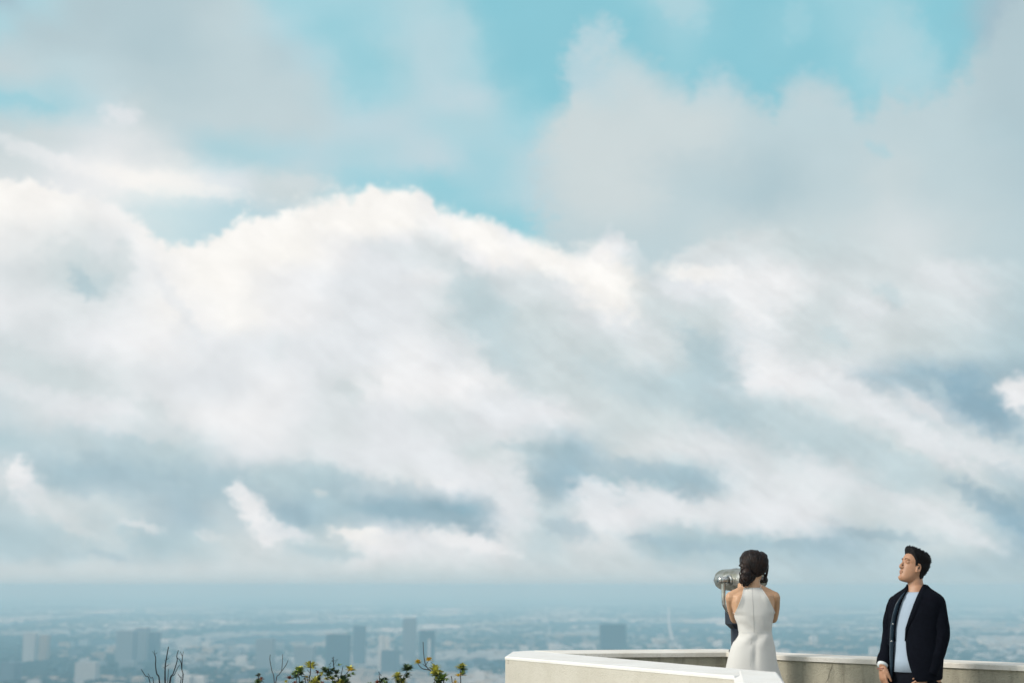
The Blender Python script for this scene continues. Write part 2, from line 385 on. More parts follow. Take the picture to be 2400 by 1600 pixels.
# ------------------------------------------------------------------ materials
def stucco(name, c, dirt, bump=0.35, streak=False):
    m = bpy.data.materials.new(name); m.use_nodes = True
    t = NT(m.node_tree); b = m.node_tree.nodes['Principled BSDF']; b.inputs['Roughness'].default_value = 0.85
    b.inputs['Specular IOR Level'].default_value = 0.2
    co = t.n('ShaderNodeTexCoord').outputs['Object']
    n1 = t.noise(co, 2.2, 6, 0.62); n2 = t.noise(co, 55, 4, 0.6); n3 = t.noise(t.vm('MULTIPLY', co, (9, 9, 1.2)), 1.6, 5, 0.6)
    col = t.mix(t.mr(n1.outputs['Fac'], 0.35, 0.68), (*c, 1), (*[c[i] * .55 + dirt[i] * .45 for i in range(3)], 1))
    col = t.mix(t.m('MULTIPLY', t.mr(n2.outputs['Fac'], 0.56, 0.70), 0.45), col, (*dirt, 1))
    if streak:
        col = t.mix(t.m('MULTIPLY', t.mr(n3.outputs['Fac'], 0.46, 0.70), 0.55), col, (*[x * .6 for x in dirt], 1))
    t.put(b.inputs['Base Color'], col)
    nb = t.noise(co, 75, 6, 0.7); nb2 = t.noise(co, 14, 4, 0.5)
    bn = t.n('ShaderNodeBump'); bn.inputs['Strength'].default_value = bump; bn.inputs['Distance'].default_value = 0.012
    t.put(bn.inputs['Height'], t.m('ADD', nb.outputs['Fac'], t.m('MULTIPLY', nb2.outputs['Fac'], 0.7))); t.put(b.inputs['Normal'], bn.outputs[0])
    return m
M_wall = stucco('wall_stucco', (.60, .57, .505), (.47, .44, .37), 0.5)
M_wallin = stucco('wall_stucco_weathered', (.47, .44, .35), (.36, .335, .26), 0.9, streak=True)
M_cap = stucco('cap_paint', (.82, .81, .79), (.68, .64, .58), 0.25)
M_capin = stucco('cap_paint_weathered', (.80, .77, .72), (.52, .46, .37), 0.35)
M_floor = stucco('terrace_concrete', (.42, .40, .36), (.28, .27, .24), 0.2)

# ------------------------------------------------------------------ ground to the horizon, haze, far city
VAL = -250.0
def ground_z(x, y):
    if y < 9: a = -0.05
    elif y < 13: a = -0.05 - (y - 9) / 4 * 0.6
    else: a = -0.65 - (y - 13) * 0.52
    a += 0.12 * noise.noise(Vector((x * .5, y * .5, 0))) if 9 < y < 40 else (6 * noise.noise(Vector((x * .01, y * .01, 0))) if 40 < y < 480 else 0)
    return max(a, VAL) if y < 480 else VAL
ys = [-60, -20, -5, 0, 4, 7, 8, 9] + [9.5 + i * .5 for i in range(12)] + [16, 18, 21, 25, 30, 40, 55, 75, 100, 130, 170, 220, 280, 350, 420, 480, 520, 700, 1200, 2500, 5000, 10000, 20000, 40000, 58000]
xs = [-55000, -20000, -8000, -3000, -1200, -500, -200, -80, -40, -20, -12, -8] + [-6 + i * .5 for i in range(25)] + [8, 12, 20, 40, 80, 200, 500, 1200, 3000, 8000, 20000, 55000]
bm = bmesh.new(); gv = [[bm.verts.new((x, y, ground_z(x, y))) for x in xs] for y in ys]
for i in range(len(ys) - 1):
    for j in range(len(xs) - 1): bm.faces.new((gv[i][j], gv[i][j + 1], gv[i + 1][j + 1], gv[i + 1][j]))
mg = bpy.data.materials.new('valley_ground'); mg.use_nodes = True
t = NT(mg.node_tree); b = mg.node_tree.nodes['Principled BSDF']; b.inputs['Roughness'].default_value = 0.95; b.inputs['Specular IOR Level'].default_value = 0.1
co = t.n('ShaderNodeTexCoord').outputs['Object']
g1 = t.noise(co, 0.0011, 4, 0.6); g2 = t.noise(co, 0.011, 4, 0.65); g3 = t.noise(co, 3.0, 5, 0.6)
cc = t.mix(t.mr(g2.outputs['Fac'], 0.42, 0.62), (.005, .028, .048, 1), (.10, .14, .16, 1))
cc = t.mix(t.m('MULTIPLY', t.mr(g1.outputs['Fac'], 0.38, 0.62), .75), cc, (.004, .022, .038, 1))
spx = t.n('ShaderNodeSeparateXYZ'); t.put(spx.inputs[0], co)
hill = t.mr(spx.outputs[2], -245, -200)
hc = t.mix(t.mr(g3.outputs['Fac'], .4, .6), (.10, .075, .045, 1), (.05, .06, .03, 1))
t.put(b.inputs['Base Color'], t.mix(hill, cc, hc))
tag(link('ground', bm, mg, smooth=False), kind='structure')

bm = bmesh.new(); box(bm, (0, 27500, (VAL - 1 + 12.0) / 2), (112000, 65000, 12.0 - VAL + 1))
mh = bpy.data.materials.new('haze_air'); mh.use_nodes = True; mh.node_tree.nodes.clear()
t = NT(mh.node_tree); o_ = t.n('ShaderNodeOutputMaterial'); pv = t.n('ShaderNodeVolumePrincipled')
pv.inputs['Color'].default_value = (.40, .745, .93, 1); pv.inputs['Absorption Color'].default_value = (.40, .19, .0, 1); pv.inputs['Density'].default_value = 1 / 5900.0; pv.inputs['Anisotropy'].default_value = 0.0
mh.node_tree.links.new(pv.outputs[0], o_.inputs['Volume'])
hz = tag(link('haze', bm, mh, smooth=False), kind='stuff')
hz['label'] = 'pale blue haze hanging over the far city'

def facade(name, c, win, sx=4.0, sz=3.6):
    m = bpy.data.materials.new(name); m.use_nodes = True
    t = NT(m.node_tree); b = m.node_tree.nodes['Principled BSDF']; b.inputs['Roughness'].default_value = 0.7
    g = t.n('ShaderNodeNewGeometry'); co = t.n('ShaderNodeTexCoord').outputs['Object']
    s = t.n('ShaderNodeSeparateXYZ'); t.put(s.inputs[0], co); nn = t.n('ShaderNodeSeparateXYZ'); t.put(nn.inputs[0], g.outputs['Normal'])
    hx = t.m('FRACT', t.m('DIVIDE', t.m('ADD', s.outputs[0], s.outputs[1]), sx)); hz_ = t.m('FRACT', t.m('DIVIDE', s.outputs[2], sz))
    wn = t.m('MULTIPLY', t.m('MULTIPLY', t.m('GREATER_THAN', hx, .35), t.m('GREATER_THAN', hz_, .45)), t.m('LESS_THAN', nn.outputs[2], .5))
    t.put(b.inputs['Base Color'], t.mix(wn, (*c, 1), (*win, 1)))
    return m
F_white = facade('pale_facade', (.72, .70, .66), (.30, .32, .34)); F_tan = facade('tan_facade', (.50, .42, .34), (.16, .17, .18))
F_grey = facade('grey_facade', (.24, .28, .31), (.16, .2, .22)); F_dark = facade('dark_facade', (.085, .13, .16), (.06, .09, .11))
F_mid = facade('blue_grey_facade', (.12, .17, .21), (.08, .12, .15))
F_roof = facade('weathered_roof', (.48, .49, .48), (.30, .32, .34))
def building_mesh(name, w, d, h, kind=0):
    bm = bmesh.new()
    box(bm, (0, 0, h / 2), (w, d, h))
    box(bm, (0, 0, h + .4), (w + .6, d + .6, .8))                       # parapet
    if kind % 3 == 0: box(bm, (w * .15, d * .1, h + 2.2), (w * .3, d * .3, 3.0))
    if kind % 3 == 1: box(bm, (-w * .2, -d * .2, h + 1.6), (w * .2, d * .25, 1.8)); box(bm, (w * .25, d * .2, h + 1.3), (3, 3, 1.2))
    if kind % 3 == 2: box(bm, (w * .5 + w * .2, 0, h * .3), (w * .4, d * .8, h * .6))
    me = bpy.data.meshes.new(name); bm.to_mesh(me); bm.free()
    return me
def simple(name, me, mat, loc, rz, label, cat, group=None):
    if not me.materials: me.materials.append(mat)
    o = bpy.data.objects.new(name, me); COL.objects.link(o); o.location = loc; o.rotation_euler = (0, 0, rz)
    return tag(o, label, cat, group)
# named blocks that stand out: x0, x1, top, base (photo px), distance
towers = [
    (1407, 1468, 1463, 4700, F_dark, 'broad dark slab tower rising alone left of the metal viewer post', 70),
    (764, 818, 1487, 4400, F_dark, 'dark green-blue block, leftmost of the tower cluster above the leafy shrubs', 60),
    (828, 855, 1467, 4600, F_mid, 'slim grey-blue tower directly right of the dark green-blue block', 40),
    (944, 975, 1449, 4700, F_grey, 'tallest and palest slim tower of the cluster, above the dark green leaf rosette', 40),
    (982, 1018, 1477, 4500, F_dark, 'dark flat-topped tower right of the tallest pale tower', 40),
    (893, 935, 1524, 4100, F_mid, 'low wide blue-grey block in front of the tallest pale tower', 40),
    (887, 898, 1489, 4300, F_white, 'narrow pale pillar-like block at the left edge of a twin pair', 25),
    (901, 913, 1490, 4300, F_white, 'narrow pale pillar-like block at the right edge of a twin pair', 25),
    (273, 312, 1478, 4600, F_grey, 'left part of the long slate-coloured mass behind the bare dark twigs', 60),
    (316, 345, 1471, 4750, F_grey, 'slightly taller middle block of the slate mass behind the bare dark twigs', 50),
    (349, 369, 1482, 4650, F_mid, 'narrow right-hand block of the slate mass behind the bare dark twigs', 50),
    (176, 224, 1552, 3750, F_roof, 'square pale building at lower left, left of the bare twigs', 40),
    (55, 82, 1484, 4700, F_roof, 'pale upright block near the left picture edge', 30),
    (92, 112, 1488, 4750, F_tan, 'faint tan block right beside the pale upright one near the left edge', 30),
    (410, 445, 1584, 3550, F_white, 'bright white roofed building just right of the bare twigs', 40),
    (450, 478, 1586, 3560, F_white, 'second bright white low building, right of the one beside the twigs', 40),
    (0, 34, 1553, 3750, F_mid, 'dark block at the very left edge near the bottom', 60),
    (600, 640, 1497, 4300, F_grey, 'broad hazy grey block above the bare forked twigs', 50),
    (1003, 1008, 1498, 4350, F_white, 'thin pale slab standing against the dark flat-topped tower', 20),
    (690, 735, 1515, 4200, F_grey, 'wide hazy grey block above the yellow-green shrub tips', 50),
]
random.seed(3)
for i, (x0, x1, top, Y, mt, lab, dep) in enumerate(towers):
    a, bq = at_y(x0, top, Y), at_y(x1, top, Y); W0 = bq.x - a.x; h = a.z - VAL
    me = building_mesh('office_tower', W0, dep, h, 1)
    simple('office_tower' if h > 45 else 'city_building', me, mt, ((a.x + bq.x) / 2, Y + dep / 2, VAL), 0, lab, 'building')
variants = []
for k in range(14):
    w0 = random.uniform(22, 62); d0 = random.uniform(18, 45); h0 = random.choice([7, 8, 10, 12, 14, 18, 24, 30])
    me = building_mesh('city_building', w0, d0, h0, k); me.materials.append([F_roof, F_tan, F_grey, F_white, F_mid, F_grey, F_tan][k % 7]); variants.append(me)
cnt = 0; used = []  # ordinary blocks

while cnt < 255:
    Y = 3450 + (random.random() ** .8) * 3000; X = random.uniform(-.40, .40) * Y
    dens = noise.noise(Vector((X * .0016, Y * .0011, 3)))
    if random.random() > .45 + dens * 1.1: continue
    if any(abs(X - p[0]) < 55 and abs(Y - p[1]) < 55 for p in used): continue
    if X > .04 * Y and X > -1 and False: continue
    used.append((X, Y))
    simple('city_building', random.choice(variants), None, (X, Y, VAL), random.choice([0, 0, math.pi / 2, R(8), R(-12)]),
           'low flat-roofed city building lost among its neighbours in the blue haze', 'building', 'hazy low buildings of the city below')
    cnt += 1
def scatter(name, n, Y0, Y1, size, hgt, mat, label, pw=1.0, seed=1, thr=0.0, blob=False, bright=None):
    rnd = random.Random(seed); V = []; Fc = []
    k = 0
    while k < n:
        Y = Y0 + (rnd.random() ** pw) * (Y1 - Y0); X = rnd.uniform(-.42, .42) * Y
        if noise.noise(Vector((X * .0012, Y * .0007, seed))) < thr * rnd.random() * 2: continue
        s1 = rnd.uniform(*size) * (1 + Y / 20000); s2 = rnd.uniform(*size) * (1 + Y / 20000); h = rnd.uniform(*hgt); b0 = len(V); k += 1
        if blob:
            for j in range(5):
                aa = j * 1.2566 + rnd.random(); V.append((X + math.cos(aa) * s1 * .5, Y + math.sin(aa) * s2 * .5, VAL)); V.append((X + math.cos(aa) * s1 * .35, Y + math.sin(aa) * s2 * .35, VAL + h))
            V.append((X, Y, VAL + h * 1.25))
            for j in range(5):
                j2 = (j + 1) % 5
                Fc.append((b0 + 2 * j, b0 + 2 * j2, b0 + 2 * j2 + 1, b0 + 2 * j + 1)); Fc.append((b0 + 2 * j + 1, b0 + 2 * j2 + 1, b0 + 10))
        else:
            for zz in (VAL, VAL + h):
                for sx_, sy_ in ((-1, -1), (1, -1), (1, 1), (-1, 1)): V.append((X + sx_ * s1 / 2, Y + sy_ * s2 / 2, zz))
            Fc += [(b0, b0 + 1, b0 + 5, b0 + 4), (b0 + 1, b0 + 2, b0 + 6, b0 + 5), (b0 + 2, b0 + 3, b0 + 7, b0 + 6), (b0 + 3, b0, b0 + 4, b0 + 7), (b0 + 4, b0 + 5, b0 + 6, b0 + 7)]
    me = bpy.data.meshes.new(name); me.from_pydata(V, [], Fc); me.update()
    return tag(link(name, me, mat, smooth=False), label, None, kind='stuff')
M_trees = material('far_tree_green', (.012, .036, .040), 0.9, var=.4, scale=.02)
scatter('distant_buildings', 12000, 3350, 21000, (12, 30), (5, 12), F_roof, 'countless pale roofs spreading to the horizon', 1.5, 5, .05)
scatter('distant_tan_buildings', 5000, 3400, 16000, (12, 40), (5, 12), F_tan, 'countless dull tan roofs spreading to the horizon', 1.2, 6, .0)
scatter('urban_trees', 14000, 3300, 18000, (16, 60), (8, 14), M_trees, 'dark street trees massed between the city roofs', 1.2, 9, -.1, blob=True)
scatter('distant_warehouses', 260, 7500, 16000, (90, 260), (8, 12), F_white, 'bright long warehouse roofs glinting far off near the horizon', .8, 12, .1)
# pale avenue running away
pts = [(1596, 1522), (1584, 1508), (1574, 1490), (1569, 1468), (1567, 1445), (1567, 1420)]
bm = bmesh.new(); L = []
for px, py in pts:
    c0 = at_z(px, py, VAL + 15); wv_ = 3.2 / FPX * c0.y; L.append((bm.verts.new((c0.x - wv_, c0.y, c0.z)), bm.verts.new((c0.x + wv_, c0.y, c0.z))))
for i in range(len(L) - 1): bm.faces.new((L[i][0], L[i][1], L[i + 1][1], L[i + 1][0]))
tag(link('road', bm, material('avenue_concrete', (.5, .5, .49), .9, var=.2, scale=.01), smooth=False), kind='structure')

# ------------------------------------------------------------------ terrace and parapet walls
WT = 0.95
def P2(px, py, z=WT): v = at_z(px, py, z); return Vector((v.x, v.y))
A1, F2 = P2(1183, 1537), P2(1721, 1583)
A2, A3 = P2(1200, 1526), P2(1245, 1523)
Bk0, B3 = P2(1304, 1529.3), P2(1822, 1574)
e1, e2 = P2(1724, 1600), P2(1841, 1600)
CO = P2(1690, 1519.5)
CI = P2(1702, 1527)
RO1, RO2 = P2(1840, 1528.2), P2(2400, 1552)
RI1, RI2 = P2(1840, 1535), P2(2400, 1558.5)
def ext(a, b_, t): return a + (b_ - a) * t
far_o = ext(RO1, RO2, 2.6); far_i = ext(RI1, RI2, 2.6)
s1 = ext(F2, e1, 11.0); s2 = ext(B3, e2, 7.5)
def offset(poly, d):
    """push a polygon outline outwards by d"""
    n = len(poly); area = sum(poly[i].x * poly[(i + 1) % n].y - poly[(i + 1) % n].x * poly[i].y for i in range(n))
    sg = 1 if area > 0 else -1; out = []
    for i in range(n):
        p0, p1, p2 = poly[i - 1], poly[i], poly[(i + 1) % n]
        n1_ = Vector((p1.y - p0.y, p0.x - p1.x)).normalized() * sg; n2_ = Vector((p2.y - p1.y, p1.x - p2.x)).normalized() * sg
        k = (n1_ + n2_); k = k / max(k.dot(n1_), .35); out.append(p1 + k * d)
    return out
def bevelled_cap(bm, poly, z0, z1, bev):
    lo = offset(poly, 0); top = offset(poly, -bev)
    r0 = [bm.verts.new((p.x, p.y, z0)) for p in lo]; r1 = [bm.verts.new((p.x, p.y, z1 - bev)) for p in lo]; r2 = [bm.verts.new((p.x, p.y, z1)) for p in top]
    n = len(poly)
    for a_, b_ in ((r0, r1), (r1, r2)):
        for i in range(n): bm.faces.new((a_[i], a_[(i + 1) % n], b_[(i + 1) % n], b_[i]))
    bm.faces.new(r2); bm.faces.new(r0[::-1]); bmesh.ops.recalc_face_normals(bm, faces=bm.faces)
near = tag(empty('parapet_wall', (A1.x, A1.y, 0)), 'pale stucco parapet with broad bright white top in the foreground, turning toward the viewer', 'wall')
poly1 = [A1, F2, s1, s2, B3, Bk0, A3, A2]
bm = bmesh.new(); bevelled_cap(bm, [A1, F2, B3, Bk0, A3, A2], WT - .022, WT, .008); link('coping', bm, M_cap, near, smooth=False)
d2 = (s1 - F2).normalized(); n2 = Vector((-d2.y, d2.x)); n2 = n2 if n2.dot(B3 - F2) > 0 else -n2
g0 = F2 + d2 * .003 - n2 * .004; h0_ = B3 + d2 * .003; bm = bmesh.new()
prof2 = [((g0, s1 - n2 * .004), WT - .022), ((g0, s1 - n2 * .004), WT - .014), ((P2(1735, 1570), s1 + n2 * .050), WT + .003), ((ext(g0, h0_, .95), s2 - n2 * .012), WT + .003), ((h0_, s2), WT - .006), ((h0_, s2), WT - .022)]
vv = [(bm.verts.new((a_.x, a_.y, z_)), bm.verts.new((b_.x, b_.y, z_))) for (a_, b_), z_ in prof2]
for i in range(6):
    j = (i + 1) % 6; bm.faces.new((vv[i][0], vv[j][0], vv[j][1], vv[i][1]))
bm.faces.new([v[0] for v in vv]); bm.faces.new([v[1] for v in vv][::-1]); bmesh.ops.recalc_face_normals(bm, faces=bm.faces)
link('coping', bm, M_cap, near, smooth=False)
bm = bmesh.new(); prism(bm, offset(poly1, -.004), -1.2, WT - .022); link('wall_body', bm, M_wall, near, smooth=False)
far = tag(empty('parapet_wall', (CO.x, CO.y, 0)), 'long weathered parapet behind the couple with a cream ledge, cornering beside the viewer post', 'wall')
A3b = A3 + (CO - A3).normalized() * .02; Bk0b = Bk0 + (CI - Bk0).normalized() * .02
poly2 = [A3b, CO, RO1, RO2, far_o, far_i, RI2, RI1, CI, Bk0b]
bm = bmesh.new(); bevelled_cap(bm, poly2, WT - .036, WT, .006); link('coping', bm, M_capin, far, smooth=False)
bm = bmesh.new(); prism(bm, offset(poly2, -.018), -1.2, WT - .036); link('wall_body', bm, M_wallin, far, smooth=False)
# hairline crack on the far wall face: thin dark sliver following the wall face
def on_face(px, py, a, b_, off=.0):
    d = raydir(px, py); d2 = Vector((d.x, d.y)); ab = b_ - a
    nrm = Vector((ab.y, -ab.x)).normalized(); tt = (a.dot(nrm)) / d2.dot(nrm); t2 = tt - off / abs(d2.dot(nrm))
    return Vector((d.x * t2, d.y * t2, CAMZ + d.z * t2))
ra, rb = offset(poly2, -.018)[7], offset(poly2, -.018)[6]
cr = [(1951, 1556), (1948, 1566), (1944, 1575), (1941, 1588), (1934, 1602)]
bm = bmesh.new(); pr = None
for i, (px, py) in enumerate(cr):
    wd = .9 if i % 2 else .5
    q = (bm.verts.new(on_face(px - wd * .5, py, ra, rb, .004)), bm.verts.new(on_face(px + wd * .5, py, ra, rb, .004)))
    if pr: bm.faces.new((pr[0], pr[1], q[1], q[0]))
    pr = q
link('crack', bm, material('crack_dark', (.07, .065, .05), .95), far, smooth=False)
# drilled holes near the prow end of the near wall
n0 = offset(poly1, -.004); bm = bmesh.new()
for py in (1547, 1552.5):
    c0 = on_face(1191, py, n0[0], n0[1], .003); g = bmesh.ops.create_cone(bm, cap_ends=True, segments=10, radius1=.0028, radius2=.0028, depth=.002)
    dd = (n0[1] - n0[0]).normalized(); rot = Vector((dd.y, -dd.x, 0)).to_track_quat('Z', 'Y').to_matrix().to_4x4()
    bmesh.ops.transform(bm, matrix=Matrix.Translation(c0) @ rot, verts=g['verts'])
link('drill_hole', bm, bpy.data.materials['crack_dark'], near, smooth=False)
terr = [Vector((A1.x + .05, A1.y)), Vector((A3.x, A3.y - .03)), CO - Vector((0, .05)), RO2 - Vector((.03, .04)), far_o, Vector((far_o.x, -5)), Vector((-7, -5)), Vector((-7, 7.5)), Vector((-.3, 9.2))]
bm = bmesh.new(); prism(bm, terr, -.18, 0.0); tag(link('terrace', bm, M_floor, smooth=False), kind='structure')

# ------------------------------------------------------------------ coin viewer
M_metal = material('brushed_metal', (.62, .62, .60), .28, 1.0, var=.25, scale=30)
M_barrel = material('worn_metal_barrel', (.46, .46, .44), .42, .9, var=.35, scale=12, col2=(.24, .24, .19))
M_navy = material('navy_enamel', (.012, .018, .032), .35, 0, var=.3, scale=20)
M_black = material('black_rubber', (.012, .012, .014), .6)
VY = 10.78
vb = at_y(1740, 1500, VY); vc = at_y(1740, 1358.5, VY)
vroot = tag(empty('coin_viewer', (vb.x, VY, 0)), 'silver binocular viewer on a dark navy post beside the woman in white', 'viewer')
vd = Vector((-math.sin(R(26)), math.cos(R(26)), 0)); vl = Vector((-vd.y, vd.x, 0))
bm = bmesh.new()
prof = [(-.20, .55), (-.195, .74), (-.17, .84), (-.10, .90), (-.02, .97), (.08, 1.0), (.15, 1.0), (.19, .98), (.215, .9), (.235, .74), (.242, .5), (.244, .1)]
rings = []
for s_, k in prof:
    rg = []
    for j in range(32):
        a = 2 * math.pi * j / 32; x_, z_ = sup(.118 * k, .083 * k, a, 2.6)
        rg.append(bm.verts.new(vc + vd * s_ + vl * x_ + Vector((0, 0, z_ * (1.0 if z_ > 0 else .95)))))
    rings.append(rg)
for i in range(len(rings) - 1):
    for j in range(32): bm.faces.new((rings[i][j], rings[i][(j + 1) % 32], rings[i + 1][(j + 1) % 32], rings[i + 1][j]))
bm.faces.new(rings[0][::-1]); bm.faces.new(rings[-1]); bmesh.ops.recalc_face_normals(bm, faces=bm.faces)
barrel = link('barrel', bm, M_barrel, vroot)
bm = bmesh.new()
for s_ in (-1, 1): tube(bm, [vc - vd * .20 + vl * .033 * s_, vc - vd * .245 + vl * .033 * s_], [.024, .022], 16)
link('eyepiece', bm, M_black, vroot)
for s_ in (-1, 1):
    bm = bmesh.new(); tube(bm, [vc + vd * .238 + vl * .05 * s_, vc + vd * .256 + vl * .05 * s_], [.036, .034], 20); link('lens', bm, M_navy, vroot)
bm = bmesh.new()
for s_ in (.06, .075): 
    P = [vc + vd * s_ + vl * .121 * math.sin(a) + Vector((0, 0, .085 * math.cos(a))) for a in [2 * math.pi * k / 30 for k in range(31)]]
    tube(bm, P, .0035, 6)
link('band', bm, M_metal, vroot)
for s_ in (-1, 1):
    pv0 = vc + vl * .112 * s_ + vd * .0; pv1 = vc + vl * .205 * s_
    bm = bmesh.new(); tube(bm, [pv0, pv0 + vl * .012 * s_], [.036, .036], 20); tube(bm, [pv0, pv1], [.0255, .0255], 20); tube(bm, [pv1, pv1 + vl * .008 * s_], [.027, .025], 20)
    link('pivot', bm, M_metal, vroot)
    top = vc + vl * .172 * s_
    bot = vb.copy(); bot.z = at_y(1740, 1436, VY).z
    P = smoothpath([top, top - Vector((0, 0, .075)), top - Vector((0, 0, .155)), top + vl * (-.012 * s_) - Vector((0, 0, .195)), top + vl * (-.06 * s_) - Vector((0, 0, .245)), vb.xy.to_3d() + vl * .05 * s_ + Vector((0, 0, bot.z + .015)), vb.xy.to_3d() + Vector((0, 0, bot.z + .005))], 5)
    bm = bmesh.new(); tube(bm, P, .0155, 12); link('yoke_arm', bm, M_metal, vroot)
zt = at_y(1740, 1428, VY).z; zb = at_y(1740, 1461, VY).z; zp = at_y(1740, 1472, VY).z
bm = bmesh.new()
tube(bm, [(vb.x, VY, zp), (vb.x, VY, zb), (vb.x, VY, zt - .006), (vb.x, VY, zt)], [.088, .125, .125, .118], 8)
link('coin_box', bm, M_navy, vroot, smooth=False)
bm = bmesh.new(); tube(bm, [(vb.x, VY, .03), (vb.x, VY, zp + .005)], [.085, .085], 28); link('post', bm, M_navy, vroot)
bm = bmesh.new(); tube(bm, [(vb.x, VY, 0.0), (vb.x, VY, .03)], [.16, .15], 28)
link('base_plate', bm, M_navy, vroot)
bm = bmesh.new(); kz = at_y(1711, 1525, VY).z; tube(bm, [(vb.x - .07, VY - .01, kz), (vb.x - .1, VY - .02, kz)], [.02, .014], 12); link('bolt', bm, M_black, vroot)

# ------------------------------------------------------------------ shrubs beyond the wall
M_leafd = material('leaf_dark_green', (.075, .13, .055), .45, var=.4, scale=30); M_leafg = material('leaf_green', (.22, .33, .08), .45, var=.35, scale=30)
M_leafy = material('leaf_yellow_green', (.62, .60, .12), .45, var=.35, scale=30); M_leafo = material('leaf_golden', (.75, .52, .05), .5, var=.3, scale=30)
M_leafr = material('leaf_brown_red', (.28, .09, .05), .5, var=.4, scale=30); M_twig = material('twig_bark', (.075, .085, .095), .8, var=.3, scale=40)
M_twigd = material('dark_twig_bark', (.020, .030, .038), .8, var=.3, scale=40)
def leaf(bm, base, d, L, wd, up):
    d = d.normalized(); s = d.cross(up)
    if s.length < .1: s = d.cross(Vector((1, .3, 0)))
    s.normalize(); n_ = s.cross(d).normalized(); P = []
    for t_, w_, c_ in ((0, .12, 0), (.3, .75, .03), (.6, 1, .02), (.85, .7, -.04), (1, .12, -.12)):
        c0 = base + d * L * t_ + n_ * L * c_
        P.append([bm.verts.new(c0 - s * wd * w_ * .5 + n_ * wd * .18 * w_), bm.verts.new(c0), bm.verts.new(c0 + s * wd * w_ * .5 + n_ * wd * .18 * w_)])
    for i in range(4):
        for j in range(2): bm.faces.new((P[i][j], P[i][j + 1], P[i + 1][j + 1], P[i + 1][j]))
def rosette(bm, c, r, n, rnd, lift=.55):
    for k in range(n):
        a = 2 * math.pi * k / n * 1.618 * 2 + rnd.random() * .6; e = rnd.uniform(.0, 1.25)
        d = Vector((math.cos(a) * math.cos(e), math.sin(a) * math.cos(e), math.sin(e)))
        leaf(bm, c - Vector((0, 0, r * .35)), d, r * rnd.uniform(.85, 1.2), r * rnd.uniform(.32, .5), Vector((0, 0, 1)))
def shrub(name, label, Y, stems, ros, base_px, bark, berries=(), seed=0):
    rnd = random.Random(seed); S = Y / FPX
    bx = at_y(base_px, 1600, Y); gz = ground_z(bx.x, Y) if Y > 9 else 0
    root = tag(empty(name, (bx.x, Y, gz)), label, 'shrub', 'shrubs growing below the parapet')
    bm = bmesh.new()
    tube(bm, [(bx.x, Y, gz - .05), (bx.x + .01, Y, gz + .35)], [.022, .016], 8)
    for st in stems:
        r0, pts = st; dyo = rnd.uniform(-.10, .10)
        P = [at_y(x, y, Y + dyo * (0.3 + .7 * i / len(pts))) for i, (x, y) in enumerate(pts)]
        if pts[0][1] >= 1598:
            P = [Vector((bx.x, Y, gz + .3)), (P[0] + Vector((bx.x, Y, gz + .3))) * .5 + Vector((rnd.uniform(-.03, .03), 0, -.06))] + P
        Q = smoothpath(P, 4); n_ = len(Q)
        tube(bm, Q, [r0 * S * (1.0 - .5 * i / n_) for i in range(n_)], 6)
    for x, y in berries: ball(bm, at_y(x, y, Y), (.0038,) * 3, seg=8)
    link('stem', bm, bark, root)
    fill = []
    for (x, y, r, m, n_) in ros:
        if n_ > 5:
            for k in range(3): fill.append((x + rnd.uniform(-8, 8), y + rnd.uniform(4, 20), r * rnd.uniform(.5, .75), rnd.choice([m, m, M_leafg, M_leafy, M_leafd]), 6))
    ros = list(ros) + [q for q in fill if q[1] > 1572]
    bys = {}
    for (x, y, r, m, n_) in ros: bys.setdefault(m.name, []).append((x, y, r, m, n_))
    for key in sorted(bys):
        bm = bmesh.new()
        for (x, y, r, m, n_) in bys[key]: rosette(bm, at_y(x, y + 2, Y + rnd.uniform(-.05, .05)), r * S * 1.16, int(n_ * 3), rnd)
        link('leaves', bm, bys[key][0][3], root)
    return root
shrub('bare_shrub', 'fan of bare dark twigs, leftmost plant at the bottom edge', 11.4, [
    (1.5, [(352, 1600), (341, 1583), (331, 1567)]), (1.2, [(360, 1600), (353, 1588), (347, 1577)]),
    (1.9, [(374, 1600), (367.5, 1578), (364.6, 1559), (365, 1542), (362.7, 1533)]), (.7, [(363, 1533), (360, 1529), (357, 1525)]), (.7, [(363, 1533), (362, 1523)]), (.6, [(364, 1532), (369, 1527.5)]),
    (2.2, [(387, 1600), (387, 1566), (389, 1547), (395, 1514.5)]), (.8, [(389, 1546), (395.7, 1541)]), (.8, [(389, 1548), (385.7, 1546)]), (.8, [(388, 1561), (396.4, 1556)]), (.7, [(387, 1565), (382.6, 1563)]),
    (1.7, [(397, 1600), (405.6, 1578), (415, 1548), (414.4, 1536), (418, 1523)]), (1.2, [(399, 1600), (409, 1580), (415.5, 1565), (421, 1557)]),
    (1.5, [(427, 1600), (426, 1567), (423, 1548), (416, 1541)]), (1.3, [(426, 1566), (427, 1545), (428, 1537)]), (.8, [(428, 1538), (422.4, 1526)]), (.7, [(428, 1536), (430, 1525)]),
    (1.0, [(393, 1600), (395, 1566)]), (1.1, [(423, 1600), (422, 1586), (417, 1578)]), (.8, [(427, 1583), (431.6, 1578)])], [], 392, M_twigd, seed=1)
shrub('bare_shrub', 'forked bare grey twigs left of the yellow-green shrub tips', 11.2, [
    (1.4, [(643, 1600), (637, 1570), (632.5, 1545), (633.5, 1533)]), (1.3, [(646, 1600), (654, 1580), (663, 1568), (671, 1556), (675, 1546)]), (1.0, [(660, 1572), (662, 1550), (662.3, 1532)])], [], 645, M_twig, seed=2)
